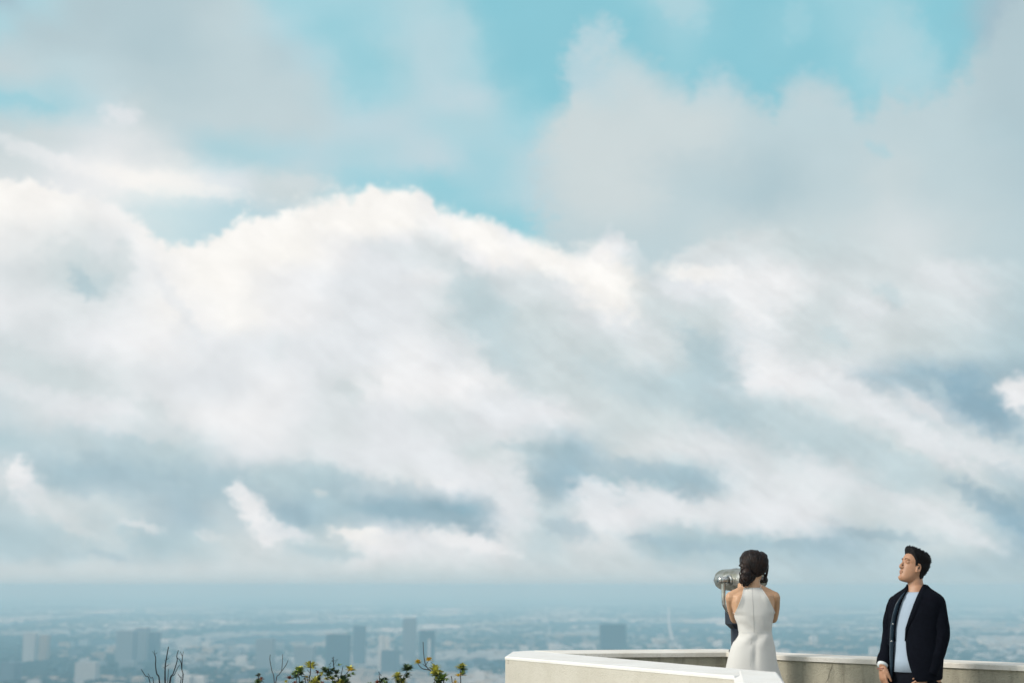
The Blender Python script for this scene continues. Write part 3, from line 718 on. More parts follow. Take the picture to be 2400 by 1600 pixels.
shrub('leafy_shrub', 'small olive-leaved sprig alone left of the forked bare twigs', 11.0, [
    (1.4, [(606, 1600), (606, 1585), (606, 1576)])], [(606, 1580, 8, M_leafd, 9), (608, 1591, 10, M_leafd, 10), (604, 1594, 9, M_leafg, 7), (612, 1587, 7, M_leafr, 5)], 606, M_twig, seed=3)
shrub('leafy_shrub', 'yellow-green tipped shrub just right of the forked bare twigs', 10.9, [
    (1.3, [(702, 1600), (698, 1583), (700, 1570)]), (1.3, [(716, 1600), (708, 1584), (702, 1575)]), (1.7, [(724, 1600), (727, 1580), (728, 1562), (727, 1547)]), (1.0, [(742, 1600), (743, 1585), (744, 1575)]),
    (1.1, [(696, 1598), (686, 1589), (678, 1584)]), (.9, [(720, 1600), (719, 1584)]), (.8, [(728, 1578), (720, 1568)])],
    [(700, 1568, 14, M_leafg, 11), (702, 1563, 11, M_leafy, 6), (728, 1556, 16, M_leafy, 10), (744, 1572, 8, M_leafr, 6), (719, 1583, 6, M_leafo, 6), (678, 1585, 8, M_leafr, 7), (686, 1577, 6, M_leafg, 4),
     (738, 1592, 14, M_leafy, 11), (732, 1597, 12, M_leafg, 9), (746, 1590, 10, M_leafd, 7), (706, 1598, 9, M_leafd, 8), (691, 1597, 7, M_leafr, 5)], 718, M_twig, seed=4)
shrub('leafy_shrub', 'dark green berried shrub with one yellow tip in the middle of the row', 10.8, [
    (1.8, [(794, 1600), (790, 1585), (783, 1566), (781, 1541)]), (1.3, [(781, 1600), (770, 1588), (769, 1572)]), (1.5, [(798, 1600), (808, 1583), (819, 1569)]), (.9, [(799, 1584), (804, 1560)]), (.6, [(782, 1552), (778, 1545)]), (.5, [(783, 1556), (790, 1546)])],
    [(762, 1568, 13, M_leafd, 9), (772, 1571, 10, M_leafd, 7), (780, 1566, 9, M_leafd, 7), (790, 1572, 9, M_leafd, 8), (776, 1586, 9, M_leafg, 9), (804, 1586, 13, M_leafd, 11), (810, 1594, 12, M_leafd, 10), (820, 1563, 12, M_leafy, 11),
     (823, 1566, 8, M_leafo, 5), (795, 1554, 8, M_leafg, 2), (788, 1596, 10, M_leafd, 8), (755, 1598, 6, M_leafr, 6), (798, 1598, 9, M_leafr, 5)], 795, M_twigd,
    berries=[(779, 1541), (782, 1539), (778, 1548), (790, 1545), (772, 1556), (774, 1560), (771, 1562), (785, 1547), (775, 1553)], seed=5)
shrub('leafy_shrub', 'low dark reddish shrub with a berry stalk, right of the middle of the row', 10.8, [
    (1.2, [(890, 1600), (889, 1585), (888.5, 1575)]), (1.1, [(897, 1600), (903, 1588)])],
    [(895, 1591, 9, M_leafd, 9), (904, 1588, 8, M_leafd, 7), (884, 1596, 8, M_leafr, 8), (866, 1599, 7, M_leafg, 6), (905, 1599, 8, M_leafd, 7)], 893, M_twigd, berries=[(888, 1574), (892, 1579), (893, 1582), (889, 1578)], seed=6)
shrub('leafy_shrub', 'largest golden-tipped shrub with a tall bare twig and curled stem', 10.7, [
    (1.6, [(1040, 1600), (1025, 1583), (1007, 1569), (997, 1556), (993, 1530), (991.5, 1503)]), (1.2, [(1006, 1568.5), (991, 1566), (982, 1558), (979, 1550)]), (1.0, [(1000, 1562), (991, 1555)]),
    (1.3, [(947, 1600), (951, 1577), (956, 1568)]), (1.1, [(942, 1600), (935, 1586)]), (.8, [(1010, 1551), (1015, 1554)]), (1.0, [(1018, 1600), (1020, 1585)]), (.9, [(999, 1556), (1004, 1548)])],
    [(955, 1563, 15, M_leafd, 16), (931, 1578, 11, M_leafy, 9), (933, 1583, 12, M_leafd, 8), (943, 1594, 12, M_leafy, 10), (945, 1590, 9, M_leafd, 6), (980, 1548, 9, M_leafo, 9), (979, 1549, 8, M_leafy, 6), (1005, 1542, 9, M_leafo, 12),
     (1016, 1554, 4, M_leafo, 3), (1020, 1566, 16, M_leafy, 12), (1024, 1576, 13, M_leafg, 9), (1038, 1584, 15, M_leafg, 12), (1034, 1589, 12, M_leafd, 8), (1028, 1597, 9, M_leafo, 5)], 1000, M_twig, seed=7)
shrub('leafy_shrub', 'slim yellow-tipped shrub nearest the white wall corner', 10.6, [
    (1.5, [(1080, 1600), (1079, 1580), (1079, 1566)]), (1.4, [(1060, 1600), (1057, 1585)]), (.9, [(1066, 1600), (1067, 1594)])],
    [(1082, 1560, 14, M_leafy, 10), (1083, 1564, 12, M_leafd, 8), (1074, 1579, 9, M_leafo, 4), (1084, 1577, 8, M_leafo, 4), (1067, 1595, 6, M_leafo, 7), (1076, 1599, 5, M_leafr, 4)], 1075, M_twig, seed=8)


# ------------------------------------------------------------------ people
M_skin = material('skin_warm', (.44, .235, .145), .48, var=.10, scale=14, sss=.12, spec=.4)
M_skinw = material('skin_fair', (.56, .33, .20), .45, var=.08, scale=12, sss=.12, spec=.4)
M_hair = material('black_hair', (.006, .005, .006), .62, var=.3, scale=60, spec=.15)
M_hairw = material('dark_brown_hair', (.007, .005, .006), .48, scale=26, col2=(.020, .009, .006), spec=.25)
M_dark = material('eye_dark', (.012, .008, .007), .4); M_lip = material('lip', (.30, .085, .075), .45)
M_jacket = material('dark_navy_wool', (.0055, .0065, .011), .95, var=.2, scale=40, spec=.05)
M_lining = material('blue_lining', (.012, .035, .060), .45, var=.4, scale=18, spec=.4)
M_tee = material('pale_blue_cotton', (.36, .44, .54), .85, bump=.5, bscale=9, spec=.1)
M_trouser = material('black_trouser', (.006, .007, .011), .9, spec=.1)
M_dress = material('ivory_crepe', (.62, .605, .585), .75, bump=.3, bscale=6, spec=.2)
M_shoe = material('black_leather', (.01, .01, .01), .35); M_pearl = material('pearl', (.8, .76, .68), .2)
M_seam = material('dress_seam', (.46, .45, .44), .8); M_silver = material('silver_button', (.7, .68, .66), .25, 1.0)

# head slices: z, front, back, half width (metres; origin between the ears, face toward +F)
def head_bm(k=1.0, male=True, T=Matrix.Identity(4)):
    """T maps (lateral-left, forward, up) to world"""
    sl = [(-.116, .088, .030, .020), (-.108, .097, .000, .034), (-.092, .098, -.030, .047), (-.075, .094, -.046, .055), (-.058, .0935, -.062, .059), (-.040, .0925, -.078, .063),
          (-.015, .091, -.091, .068), (.010, .0885, -.098, .0715), (.026, .0865, -.101, .0735), (.040, .092, -.103, .0745), (.055, .0945, -.104, .075), (.075, .091, -.102, .0735),
          (.092, .082, -.094, .068), (.107, .066, -.079, .057), (.118, .044, -.056, .040), (.124, .018, -.028, .018)]
    bm = bmesh.new(); rings = []
    for z, f, bk, hw in sl:
        cy = (f + bk) / 2; b = (f - bk) / 2; rg = []
        for j in range(28):
            a = 2 * math.pi * j / 28; x, y = sup(hw, b, a, 2.15)
            if y > 0 and z < .03: x *= 1 - .16 * (y / b) ** 2
            rg.append(bm.verts.new((x * k, (cy + y) * k, z * k)))
        rings.append(rg)
    for i in range(len(rings) - 1):
        for j in range(28): bm.faces.new((rings[i][j], rings[i][(j + 1) % 28], rings[i + 1][(j + 1) % 28], rings[i + 1][j]))
    bm.faces.new(rings[0][::-1]); bm.faces.new(rings[-1])
    # nose, lips, brow, chin, cheeks, ears
    tube(bm, [(0, .082 * k, .040 * k), (0, .094 * k, .018 * k), (0, .106 * k, -.004 * k), (0, .1075 * k, -.018 * k), (0, .094 * k, -.028 * k)], [.007 * k, .008 * k, .011 * k, .012 * k, .009 * k], 10)
    for s in (-1, 1):
        ball(bm, (s * .0125 * k, .0965 * k, -.019 * k), (.0085 * k, .010 * k, .008 * k))
        ball(bm, (s * .031 * k, .0755 * k, .027 * k), (.017 * k, .010 * k, .010 * k))
        ball(bm, (s * .030 * k, .082 * k, .047 * k), (.022 * k, .012 * k, .007 * k))
        for a in range(18):                                                  # ear: rim of small lobes round a shallow bowl
            t_ = a / 17 * 4.6 - .6
            ball(bm, (s * (.076 + .009 * (1 - a / 24)) * k, (.000 - .013 * math.sin(t_) * 1.15) * k, (.002 + .027 * math.cos(t_)) * k), (.005 * k, .0055 * k, .006 * k), seg=8)
        ball(bm, (s * .074 * k, .003 * k, -.002 * k), (.006 * k, .012 * k, .022 * k), seg=10)
        ball(bm, (s * .076 * k, .008 * k, -.026 * k), (.0055 * k, .007 * k, .009 * k), seg=8)
    ball(bm, (0, .0945 * k, -.047 * k), (.021 * k, .010 * k, .0055 * k)); ball(bm, (0, .0935 * k, -.059 * k), (.018 * k, .009 * k, .006 * k)); ball(bm, (0, .086 * k, -.094 * k), (.024 * k, .018 * k, .017 * k))
    bmesh.ops.transform(bm, matrix=T, verts=bm.verts)
    return bm
def head_matrix(pos, yaw, pitch, roll=0.0):
    """yaw: 0 faces +Y, positive turns toward -X (left in the picture); columns are lateral(+x when yaw 0), forward, up"""
    M = Matrix.Rotation(yaw, 4, 'Z') @ Matrix.Rotation(pitch, 4, 'X') @ Matrix.Rotation(roll, 4, 'Y')
    return Matrix.Translation(pos) @ M
def merge(bm, other):
    me = bpy.data.meshes.new('t'); other.to_mesh(me); other.free(); bm.from_mesh(me); bpy.data.meshes.remove(me)
def hand(bm, wrist, d, palm_n, curls, thumb_side=1, spread=.05, k=1.0, tcurl=.4):
    """palm plus four jointed fingers and a thumb; d = hand direction, palm_n = direction the palm faces"""
    d = d.normalized(); n_ = (palm_n - d * palm_n.dot(d)).normalized(); s = d.cross(n_).normalized() * thumb_side
    pc_ = wrist + d * .048 * k
    M = Matrix((s, d, n_)).transposed()
    ball(bm, pc_, (.040 * k, .052 * k, .015 * k), M, seg=16); ball(bm, pc_ + s * .018 * k - d * .01 * k, (.021 * k, .034 * k, .017 * k), M, seg=12)
    tube(bm, [wrist - d * .05 * k, wrist, wrist + d * .03 * k], [.027 * k, .025 * k, .028 * k], 12, flat=.75, up=n_)
    L = [.072, .079, .074, .058]
    for f in range(4):
        off = (.029 - f * .0195) * k; base = pc_ + s * off + d * (.038 - abs(f - 1.2) * .004) * k
        a = 0.0; cur = base - d * .012 * k; P = [cur, base]; dirf = (d + s * (1.5 - f) * spread).normalized()
        for j, fr in enumerate((.45, .31, .24)):
            a += curls[f] * (1.0, 1.25, .8)[j]
            P.append(P[-1] + (dirf * math.cos(a) + n_ * math.sin(a)) * L[f] * fr * k)
        r_ = (.0088 - f * .0006) * k
        tube(bm, P, [r_, r_ * 1.02, r_ * .98, r_ * .9, r_ * .72], 10); ball(bm, P[-1], (r_ * .74,) * 3, seg=8)
        for q in P[1:4]: ball(bm, q, (r_ * 1.05,) * 3, seg=8)
    tb = wrist + d * .022 * k + s * .026 * k; td = (d * .9 + s * .32 + n_ * .3).normalized()
    P = [tb - td * .01, tb + td * .034 * k, tb + td * .034 * k + (td * math.cos(tcurl) + (n_ * .5 - s * .5).normalized() * math.sin(tcurl) + d * .2).normalized() * .030 * k]
    P.append(P[-1] + (P[-1] - P[-2]).normalized() * .022 * k)
    tube(bm, P, [.015 * k, .0118 * k, .0102 * k, .0075 * k], 10); ball(bm, P[-1], (.0076 * k,) * 3, seg=8)

def torso_rings(bm, rings, axl, axf, seg=40, p=2.4):
    out = []
    for c0, a, b in rings:
        rg = []
        for j in range(seg):
            t_ = 2 * math.pi * j / seg; x, y = sup(a, b, t_, p); rg.append(bm.verts.new(Vector(c0) + axl * x + axf * y))
        out.append(rg)
    for i in range(len(out) - 1):
        for j in range(seg): bm.faces.new((out[i][j], out[i][(j + 1) % seg], out[i + 1][(j + 1) % seg], out[i + 1][j]))
    bm.faces.new(out[0][::-1]); bm.faces.new(out[-1])
    return out
def hair_shell(name, hbm_T, head_me, thick, mat, parent, sub=5, ox=(0, 0, .01)):
    """closed hair mass: follows the skull where thick() > 0 and dives under the skin elsewhere"""
    bv = bvh_of(head_me); T = hbm_T; Ti = T.inverted()
    bm = bmesh.new(); bmesh.ops.create_icosphere(bm, subdivisions=sub, radius=1.0)
    o0 = T @ Vector(ox); Rm = T.to_3x3()
    for v in bm.verts:
        d = (Rm @ v.co).normalized(); hit = bv.ray_cast(o0 + d * .4, -d, .4)
        r = (hit[0] - o0).length if hit[0] is not None else .05
        p = Ti @ (o0 + d * r); r += thick(p, v.co.copy()); v.co = o0 + d * max(r, .02)
    return link(name, bm, mat, parent)

# ================================================================== MAN
MY = 9.6
def PM(px, py, dy=0.0): return at_y(px, py, MY + dy)
mb = PM(2146, 1500); man = tag(empty('person', (mb.x, MY, 0)), 'man in a dark open jacket and pale blue tee, looking up to the left', 'person')
yaw = R(180 - 42)                        # torso faces the camera, turned to picture-left
TF = Vector((-math.sin(R(42)), -math.cos(R(42)), 0)); TL = Vector((math.cos(R(42)), -math.sin(R(42)), 0))   # forward, his left
HM = head_matrix(PM(2141, 1332, 0.0), math.atan2(.975, -.22), R(17), R(0))
hb = head_bm(.88, True, HM); hme = bpy.data.meshes.new('t'); hb.to_mesh(hme)
axm = [(2145, 1374, .0), (2147, 1392, .0), (2148, 1420, .0), (2147, 1455, .0), (2144, 1495, .0), (2141, 1530, .0), (2140, 1560, .0), (2140, 1590, .0)]
bm = bmesh.new(); merge(bm, hb)
body = [(PM(2150, 1372), .056, .060), (PM(2148, 1388), .075, .068), (PM(2148, 1398), .135, .085), (PM(2148, 1410), .165, .098), (PM(2148, 1440), .165, .108), (PM(2146, 1480), .150, .105), (PM(2143, 1520), .145, .103), (PM(2141, 1555), .150, .105), (PM(2140, 1590), .148, .105), (PM(2140, 1625), .13, .10)]
torso_rings(bm, body, TL, TF)
tube(bm, [PM(2148, 1340), PM(2145, 1356), PM(2146, 1374), PM(2149, 1395)], [.044, .048, .054, .066], 20)
shR = PM(2149, 1409) - TL * .155; shL = PM(2149, 1409) + TL * .150
elR = PM(2086, 1487, .10); wrR = PM(2068.5, 1556, -.03); elL = PM(2206, 1490, -.12); wrL = PM(2180, 1578, -.135)
limb(bm, [shR, elR, wrR], [.036, .035, .026]); limb(bm, [shL, elL, wrL], [.036, .035, .027])
hR = Vector((wrR.x, wrR.y, wrR.z)); hand(bm, wrR + Vector((0, 0, -.008)), PM(2070, 1604, -.06) - wrR, Vector((.80, .35, .1)), (.30, .42, .50, .55), thumb_side=1, k=1.0)
hand(bm, wrL, PM(2150, 1598, -.165) - wrL, Vector((.1, .95, -.1)), (.25, .3, .35, .4), thumb_side=1, k=.95, tcurl=.1)
hipz = .88; hc_ = Vector((mb.x, MY, 0)) + Vector((-.01, 0, 0))
for s in (-1, 1):
    h0 = hc_ + TL * s * .09; h0.z = .86; kn = h0 + TF * .02 + TL * s * .015; kn.z = .48; an = h0 + TL * s * .03 - TF * .01; an.z = .09
    limb(bm, [h0, kn, an], [.078, .055, .040]); limb(bm, [an - Vector((0, 0, .03)) - TF * .03, an + TF * .07 - Vector((0, 0, .05)), an + TF * .17 - Vector((0, 0, .062))], [.038, .034, .024])
bodyme = fuse(bm, .0042, 3, .4)
mbody = link('body', bodyme, M_skin, man)
# face marks (world positions from head frame)
def hp(T, x, y, z): return T @ Vector((x, y, z))
def onface(bv, T, x, z, off=.0012):
    x, z = x * .88, z * .88
    o0 = T @ Vector((x, .2, z)); d = (T.to_3x3() @ Vector((0, -1, 0))).normalized(); h = bv.ray_cast(o0, d, .3)
    return (h[0] - d * off) if h[0] is not None else T @ Vector((x, .09, z))
def strip(bm, bv, T, pts, wds, off=.0012):
    P = [onface(bv, T, x, z, off) for x, z in pts]; tube(bm, P, [w_ for w_ in wds], 6, flat=.45)
# body mesh was moved into the root's space; build a BVH in world space
def world_bvh(o, root):
    m2 = o.data.copy(); m2.transform(Matrix.Translation(root.location) @ root.rotation_euler.to_matrix().to_4x4()); t_ = bvh_of(m2); return t_, m2
mbv, mworld = world_bvh(mbody, man)
for s in (-1, 1):
    bm = bmesh.new(); strip(bm, mbv, HM, [(s * .014, .046), (s * .026, .052), (s * .040, .052), (s * .052, .044)], [.0032, .0044, .0040, .0018]); link('eyebrow', bm, M_hair, man)
    bm = bmesh.new(); strip(bm, mbv, HM, [(s * .019, .025), (s * .028, .0295), (s * .038, .0295), (s * .047, .025)], [.0012, .0034, .0034, .0014], .0006); link('eye', bm, M_dark, man)
    bm = bmesh.new(); strip(bm, mbv, HM, [(s * .008, -.026), (s * .012, -.027)], [.0034, .003], .0); link('nostril', bm, M_dark, man)
bm = bmesh.new(); strip(bm, mbv, HM, [(-.022, -.052), (-.010, -.047), (0, -.049), (.010, -.047), (.022, -.052)], [.0012, .0036, .0036, .0036, .0012], -.0012); strip(bm, mbv, HM, [(-.018, -.056), (-.008, -.060), (.008, -.060), (.018, -.056)], [.0016, .0040, .0040, .0016], -.0012)
lp = link('lips', bm, M_lip, man)
bm = bmesh.new(); strip(bm, mbv, HM, [(-.021, -.0535), (0, -.0535), (.021, -.0535)], [.001, .0016, .001], .0010); link('mouth_line', bm, M_dark, man)
bm = bmesh.new()
for s in (-1, 1):
    ball(bm, hp(HM, s * .0705, .001, .002), (.0045, .0045, .0045)); ball(bm, hp(HM, s * .0705, .000, .009), (.004, .004, .006))
link('ear_canal', bm, M_dark, man)
LINE = [(-.12, -.10), (-.09, -.095), (-.050, -.088), (-.030, -.060), (-.020, .010), (-.008, .036), (.010, .034), (.018, .010), (.025, .010), (.032, .044), (.042, .062), (.052, .082), (.066, .094), (.10, .098)]
def thick_m(p, d):
    p = p / .88; f = p.y; zl = interp([q[0] for q in LINE], [q[1] for q in LINE], f)
    k = (p.z - zl) / .010
    if k < 0: return -.006
    k = min(k, 1.0)
    top = max(0.0, min(1.0, (p.z - .055) / .05)); front = max(0.0, min(1.0, (f + .02) / .09)); back = max(0, min(1, (-f - .03) / .06)) * max(0, 1 - abs(p.z - .04) / .07)
    t_ = .005 + top * (.016 + .020 * front) + back * .007 + .004 * max(0, min(1, (-f + .02) / .06)) * max(0, min(1, (p.z - .05) / .05))
    n_ = noise.noise(d * 5) * .22 + noise.noise(d * 22) * .12
    t_ += .012 * max(0, min(1, (-p.z - .03) / .03)) * (f < -.03)
    return k * t_ * (1 + n_ * (.3 + top))
hs = hair_shell('hair', HM, hme, thick_m, M_hair, man)
hbv, hw_ = world_bvh(hs, man)
rnd = random.Random(5); bm = bmesh.new(); o0 = HM @ Vector((0, 0, .01)); Rm = HM.to_3x3(); cn = 0
while cn < 620:
    d = Vector((rnd.uniform(-1, 1), rnd.uniform(-1, 1), rnd.uniform(-.3, 1))).normalized()
    if d.z < -.1 and d.y > -.3: continue
    if d.z < .45 and d.y > -.15: continue
    wd = (Rm @ d).normalized(); h = hbv.ray_cast(o0 + wd * .3, -wd, .3)
    if h[0] is None: continue
    lp_ = (HM.inverted() @ h[0]) / .88
    if lp_.z < interp([q_[0] for q_ in LINE], [q_[1] for q_ in LINE], lp_.y) + .016: continue
    cn += 1; top = max(0, d.z)
    dirn = (wd * .35 + Rm @ Vector((rnd.uniform(-.35, .35), .45 * top - .55, .25 * top - .1))).normalized()
    Ls = rnd.uniform(.004, .008) + .004 * top * (d.y > -.3)
    b0 = h[0] - wd * .003; tube(bm, [b0, b0 + dirn * Ls * .6, b0 + dirn * Ls + Rm @ Vector((0, -.004, .001))], [.0022, .0015, .0003], 4)
link('hair_tufts', bm, M_hair, man)
# tee
bm = bmesh.new()
tee = [(PM(2149, 1377, .008), .062, .060), (PM(2149, 1384, .0), .074, .076), (PM(2149, 1394), .118, .094), (PM(2149, 1408), .160, .112), (PM(2148, 1440), .172, .124), (PM(2146, 1480), .164, .124), (PM(2143, 1520), .166, .126), (PM(2141, 1545), .170, .132), (PM(2140, 1568.5), .172, .136)]
seg = 64; rr_ = []
for i, (c0, a, b) in enumerate(tee):
    rg = []
    for j in range(seg):
        t_ = 2 * math.pi * j / seg; x, y = sup(a, b, t_, 2.4)
        fold = .0035 * math.sin(t_ * 9 + i * .35) * (i > 3) + .004 * noise.noise(Vector((t_ * 2.2, c0.z * 5, 1))) * (i > 2)
        zz = (-.018 * math.cos(t_) - .008 if i == 0 else 0) - (.012 * math.cos(t_) if i == 1 else 0) - (.010 * math.cos(t_) if i == len(tee) - 1 else 0)
        rg.append(bm.verts.new(c0 + TL * x * (1 + fold * 4) + TF * (y + fold) + Vector((0, 0, zz))))
    rr_.append(rg)
for i in range(len(rr_) - 1):
    for j in range(seg): bm.faces.new((rr_[i][j], rr_[i][(j + 1) % seg], rr_[i + 1][(j + 1) % seg], rr_[i + 1][j]))
teeo = link('t_shirt', bm, M_tee, man)
so_ = teeo.modifiers.new('s', 'SOLIDIFY'); so_.thickness = .003; so_.offset = -1
bm = bmesh.new()
P = [tee[0][0] + TL * sup(.0635, .0615, t_, 2.4)[0] + TF * sup(.0635, .0615, t_, 2.4)[1] + Vector((0, 0, -.018 * math.cos(t_) - .007)) for t_ in [2 * math.pi * k / 48 for k in range(49)]]
tube(bm, P, .0055, 8); link('collar', bm, M_tee, teeo)
# trousers
bm = bmesh.new()
torso_rings(bm, [(PM(2140, 1560), .164, .124), (PM(2140, 1575), .170, .130), (PM(2140, 1600), .176, .134), (PM(2140, 1635), .165, .125)], TL, TF)
for s in (-1, 1):
    h0 = hc_ + TL * s * .088; h0.z = .80; kn = h0 + TF * .02 + TL * s * .015; kn.z = .48; an = h0 + TL * s * .03 - TF * .01; an.z = .06
    limb(bm, [h0, kn, an], [.098, .075, .066])
link('trousers', fuse(bm, .008, 4, .5), M_trouser, man)
for s in (-1, 1):
    an = hc_ + TL * s * .118; bm = bmesh.new()
    tube(bm, smoothpath([an - TF * .085 + Vector((0, 0, .05)), an - TF * .04 + Vector((0, 0, .05)), an + TF * .06 + Vector((0, 0, .042)), an + TF * .17 + Vector((0, 0, .03)), an + TF * .20 + Vector((0, 0, .026))], 4), [.03] * 3 + [.045] * 10 + [.04] * 2 + [.025] * 2, 14)
    link('shoe', bm, M_shoe, man)
# jacket: open shell around the torso, sleeves, lapels, buttons
jr = [(PM(2150, 1369, .02), .066, .060), (PM(2150, 1378, .012), .082, .074), (PM(2150, 1387, .004), .130, .096), (PM(2150, 1398), .176, .122), (PM(2150, 1415), .192, .136), (PM(2149, 1440), .188, .140), (PM(2148, 1470), .182, .138), (PM(2146, 1500), .182, .140), (PM(2144, 1530), .188, .146), (PM(2141, 1560), .188, .148), (PM(2139, 1590), .190, .152)]
ryy = [1369, 1378, 1387, 1398, 1415, 1440, 1470, 1500, 1530, 1560, 1590]
def px_x(p):
    v = p - Vector((0, 0, CAMZ)); f = Vector((0, math.cos(TH), math.sin(TH))); return 1200 + FPX * v.x / v.dot(f)
def open_angle(c0, a, b, target, side):
    best = None
    for k in range(0, 170):
        t_ = R(k) * side; x, y = sup(a, b, t_, 2.4); e = abs(px_x(c0 + TL * x + TF * y) - target)
        if best is None or e < best[0] - 1e-6: best = (e, t_)
        if best is not None and e > best[0] + 6: break
    return best[1]
rightE = lambda y: interp([1369, 1380, 1400, 1435, 1487, 1538, 1573, 1590], [2163, 2157, 2147, 2134, 2119, 2124, 2136, 2146], y)
leftE = lambda y: interp([1369, 1380, 1389, 1400, 1424, 1469, 1520, 1561, 1590], [2131, 2128, 2124, 2117, 2105, 2099, 2096, 2094, 2092], y)
bm = bmesh.new(); seg = 60; rr_ = []; edges = []
for i, (c0, a, b) in enumerate(jr):
    yv = ryy[i]; tl = open_angle(c0, a, b, rightE(yv), 1) if px_x(c0 + TF * b) < rightE(yv) else -open_angle(c0, a, b, rightE(yv), -1) * -1
    if px_x(c0 + TF * b) >= rightE(yv): tl = open_angle(c0, a, b, rightE(yv), -1)
    tr = open_angle(c0, a, b, leftE(yv), -1)
    tr = min(tr, tl - R(20)); rg = []
    for j in range(seg + 1):
        t_ = tl + (2 * math.pi + tr - tl) * j / seg; x, y = sup(a, b, t_, 2.4)
        fold = .006 * noise.noise(Vector((t_ * 1.6, c0.z * 4, 4))) * (i > 3)
        zz = -.012 * math.cos(t_ - .3) * (i == len(jr) - 1)
        rg.append(bm.verts.new(c0 + TL * x * (1 + fold) + TF * (y + fold) + Vector((0, 0, zz))))
    rr_.append(rg); edges.append((rg[0].co.copy(), rg[-1].co.copy()))
for i in range(len(rr_) - 1):
    for j in range(seg): bm.faces.new((rr_[i][j], rr_[i][j + 1], rr_[i + 1][j + 1], rr_[i + 1][j]))
bmesh.ops.recalc_face_normals(bm, faces=bm.faces)
cen = sum((v.co for v in bm.verts), Vector()) / len(bm.verts)
if sum((f.normal.dot(f.calc_center_median() - cen) for f in bm.faces)) < 0: bmesh.ops.reverse_faces(bm, faces=bm.faces)
jacket = link('jacket', bm, M_jacket, man)
so_ = jacket.modifiers.new('s', 'SOLIDIFY'); so_.thickness = .006; so_.offset = -1
sb = jacket.modifiers.new('b', 'SUBSURF'); sb.levels = 1; sb.render_levels = 1
cuffR = wrR + (elR - wrR).normalized() * .004; cuffL = wrL + (elL - wrL).normalized() * .002
def sleeve(pts, rad, name='sleeve'):
    bm = bmesh.new(); P = smoothpath(pts, 8); k = len(pts); rr = [interp(range(k), rad, i / 8) for i in range(len(P))]
    tube(bm, P, rr, 24, cap=True)
    for v in bm.verts: v.co += Vector((noise.noise(v.co * 16 + Vector((3, 0, 0))), noise.noise(v.co * 16), noise.noise(v.co * 22))) * .006
    ball(bm, pts[0], (rad[0] * .99,) * 3, seg=20)
    return link(name, bm, M_jacket, jacket)
sleeve([shR - TL * -.005 - Vector((0, 0, .012)), shR * .5 + elR * .5 + Vector((-.012, 0, 0)), elR, elR * .5 + wrR * .5 + Vector((0, -.005, 0)), cuffR], [.054, .052, .047, .043, .041])
sleeve([shL - TL * .012 - Vector((0, 0, .012)), shL * .5 + elL * .5 + Vector((-.006, 0, 0)), elL + Vector((-.002, 0, 0)), elL * .45 + wrL * .55 + Vector((.004, 0, 0)), cuffL], [.056, .060, .056, .052, .046])
bm = bmesh.new(); dcf = (wrR - elR).normalized(); tube(bm, [cuffR - dcf * .01, cuffR + dcf * .016], [.034, .034], 20); link('shirt_cuff', bm, material('white_cotton', (.75, .8, .84), .8), man)
# lapels along both front edges
def lapel(side):
    bm = bmesh.new(); pr = None
    for i in range(0, 8):
        e = edges[i][0 if side > 0 else 1]; c0 = jr[i][0]
        wv2_ = [.030, .034, .045, .058, .060, .050, .026, .001][i]
        outw = (e - c0); outw.z = 0; outw.normalize(); tan = Vector((-outw.y, outw.x, 0)) * (1 if side > 0 else -1)
        if tan.dot(TL * side) < 0: tan = -tan
        lf = min(1, wv2_ / .03); p0 = e + outw * .003 * lf; p1 = e + outw * .008 * lf + tan * wv2_ * .5; p2 = e + tan * wv2_ - outw * (.004 + wv2_ * .18)
        p2 = c0 + (p2 - c0); q = [bm.verts.new(x) for x in (p0, p1, p2)]
        if pr:
            for j in range(2): bm.faces.new((pr[j], pr[j + 1], q[j + 1], q[j]))
        pr = q
    bmesh.ops.recalc_face_normals(bm, faces=bm.faces)
    o = link('lapel', bm, M_jacket, jacket); so2 = o.modifiers.new('s', 'SOLIDIFY'); so2.thickness = .006; so2.offset = 0
lapel(1); lapel(-1)
# blue lining strip folding out of his right front edge
bm = bmesh.new(); pr = None
for i in range(2, 11):
    e = edges[i][1]; c0 = jr[i][0]; outw = (e - c0); outw.z = 0; outw.normalize()
    wd = interp([2, 4, 6, 8, 10], [.012, .030, .034, .030, .016], i)
    p0 = e + outw * .004 - TL * .004; p1 = p0 - TL * wd * .6 + TF * wd * .55 ; q = [bm.verts.new(p0), bm.verts.new((p0 + p1) * .5 + outw * .003), bm.verts.new(p1)]
    if pr:
        for j in range(2): bm.faces.new((pr[j], pr[j + 1], q[j + 1], q[j]))
    pr = q
lo = link('lining', bm, M_lining, jacket); so2 = lo.modifiers.new('s', 'SOLIDIFY'); so2.thickness = .004
for py in (1462, 1501):
    i = 6 if py < 1480 else 7; e = edges[i][1]; bm = bmesh.new(); q = edges[i - (i == 6)][1] * (.3 if i == 6 else .97) + edges[i + 1 - (i == 6)][1] * (.7 if i == 6 else .03) - TL * .016 + TF * .012; ball(bm, q, (.0055, .003, .0055)); link('button', bm, M_silver, jacket)
bm = bmesh.new(); c0 = wrR + dcf * .028; P = [c0 + Vector((.0285 * math.cos(a), .022 * math.sin(a), .006 * math.cos(a))) for a in [2 * math.pi * k / 20 for k in range(21)]]
tube(bm, P, .0022, 6); link('bracelet', bm, M_lip, man)

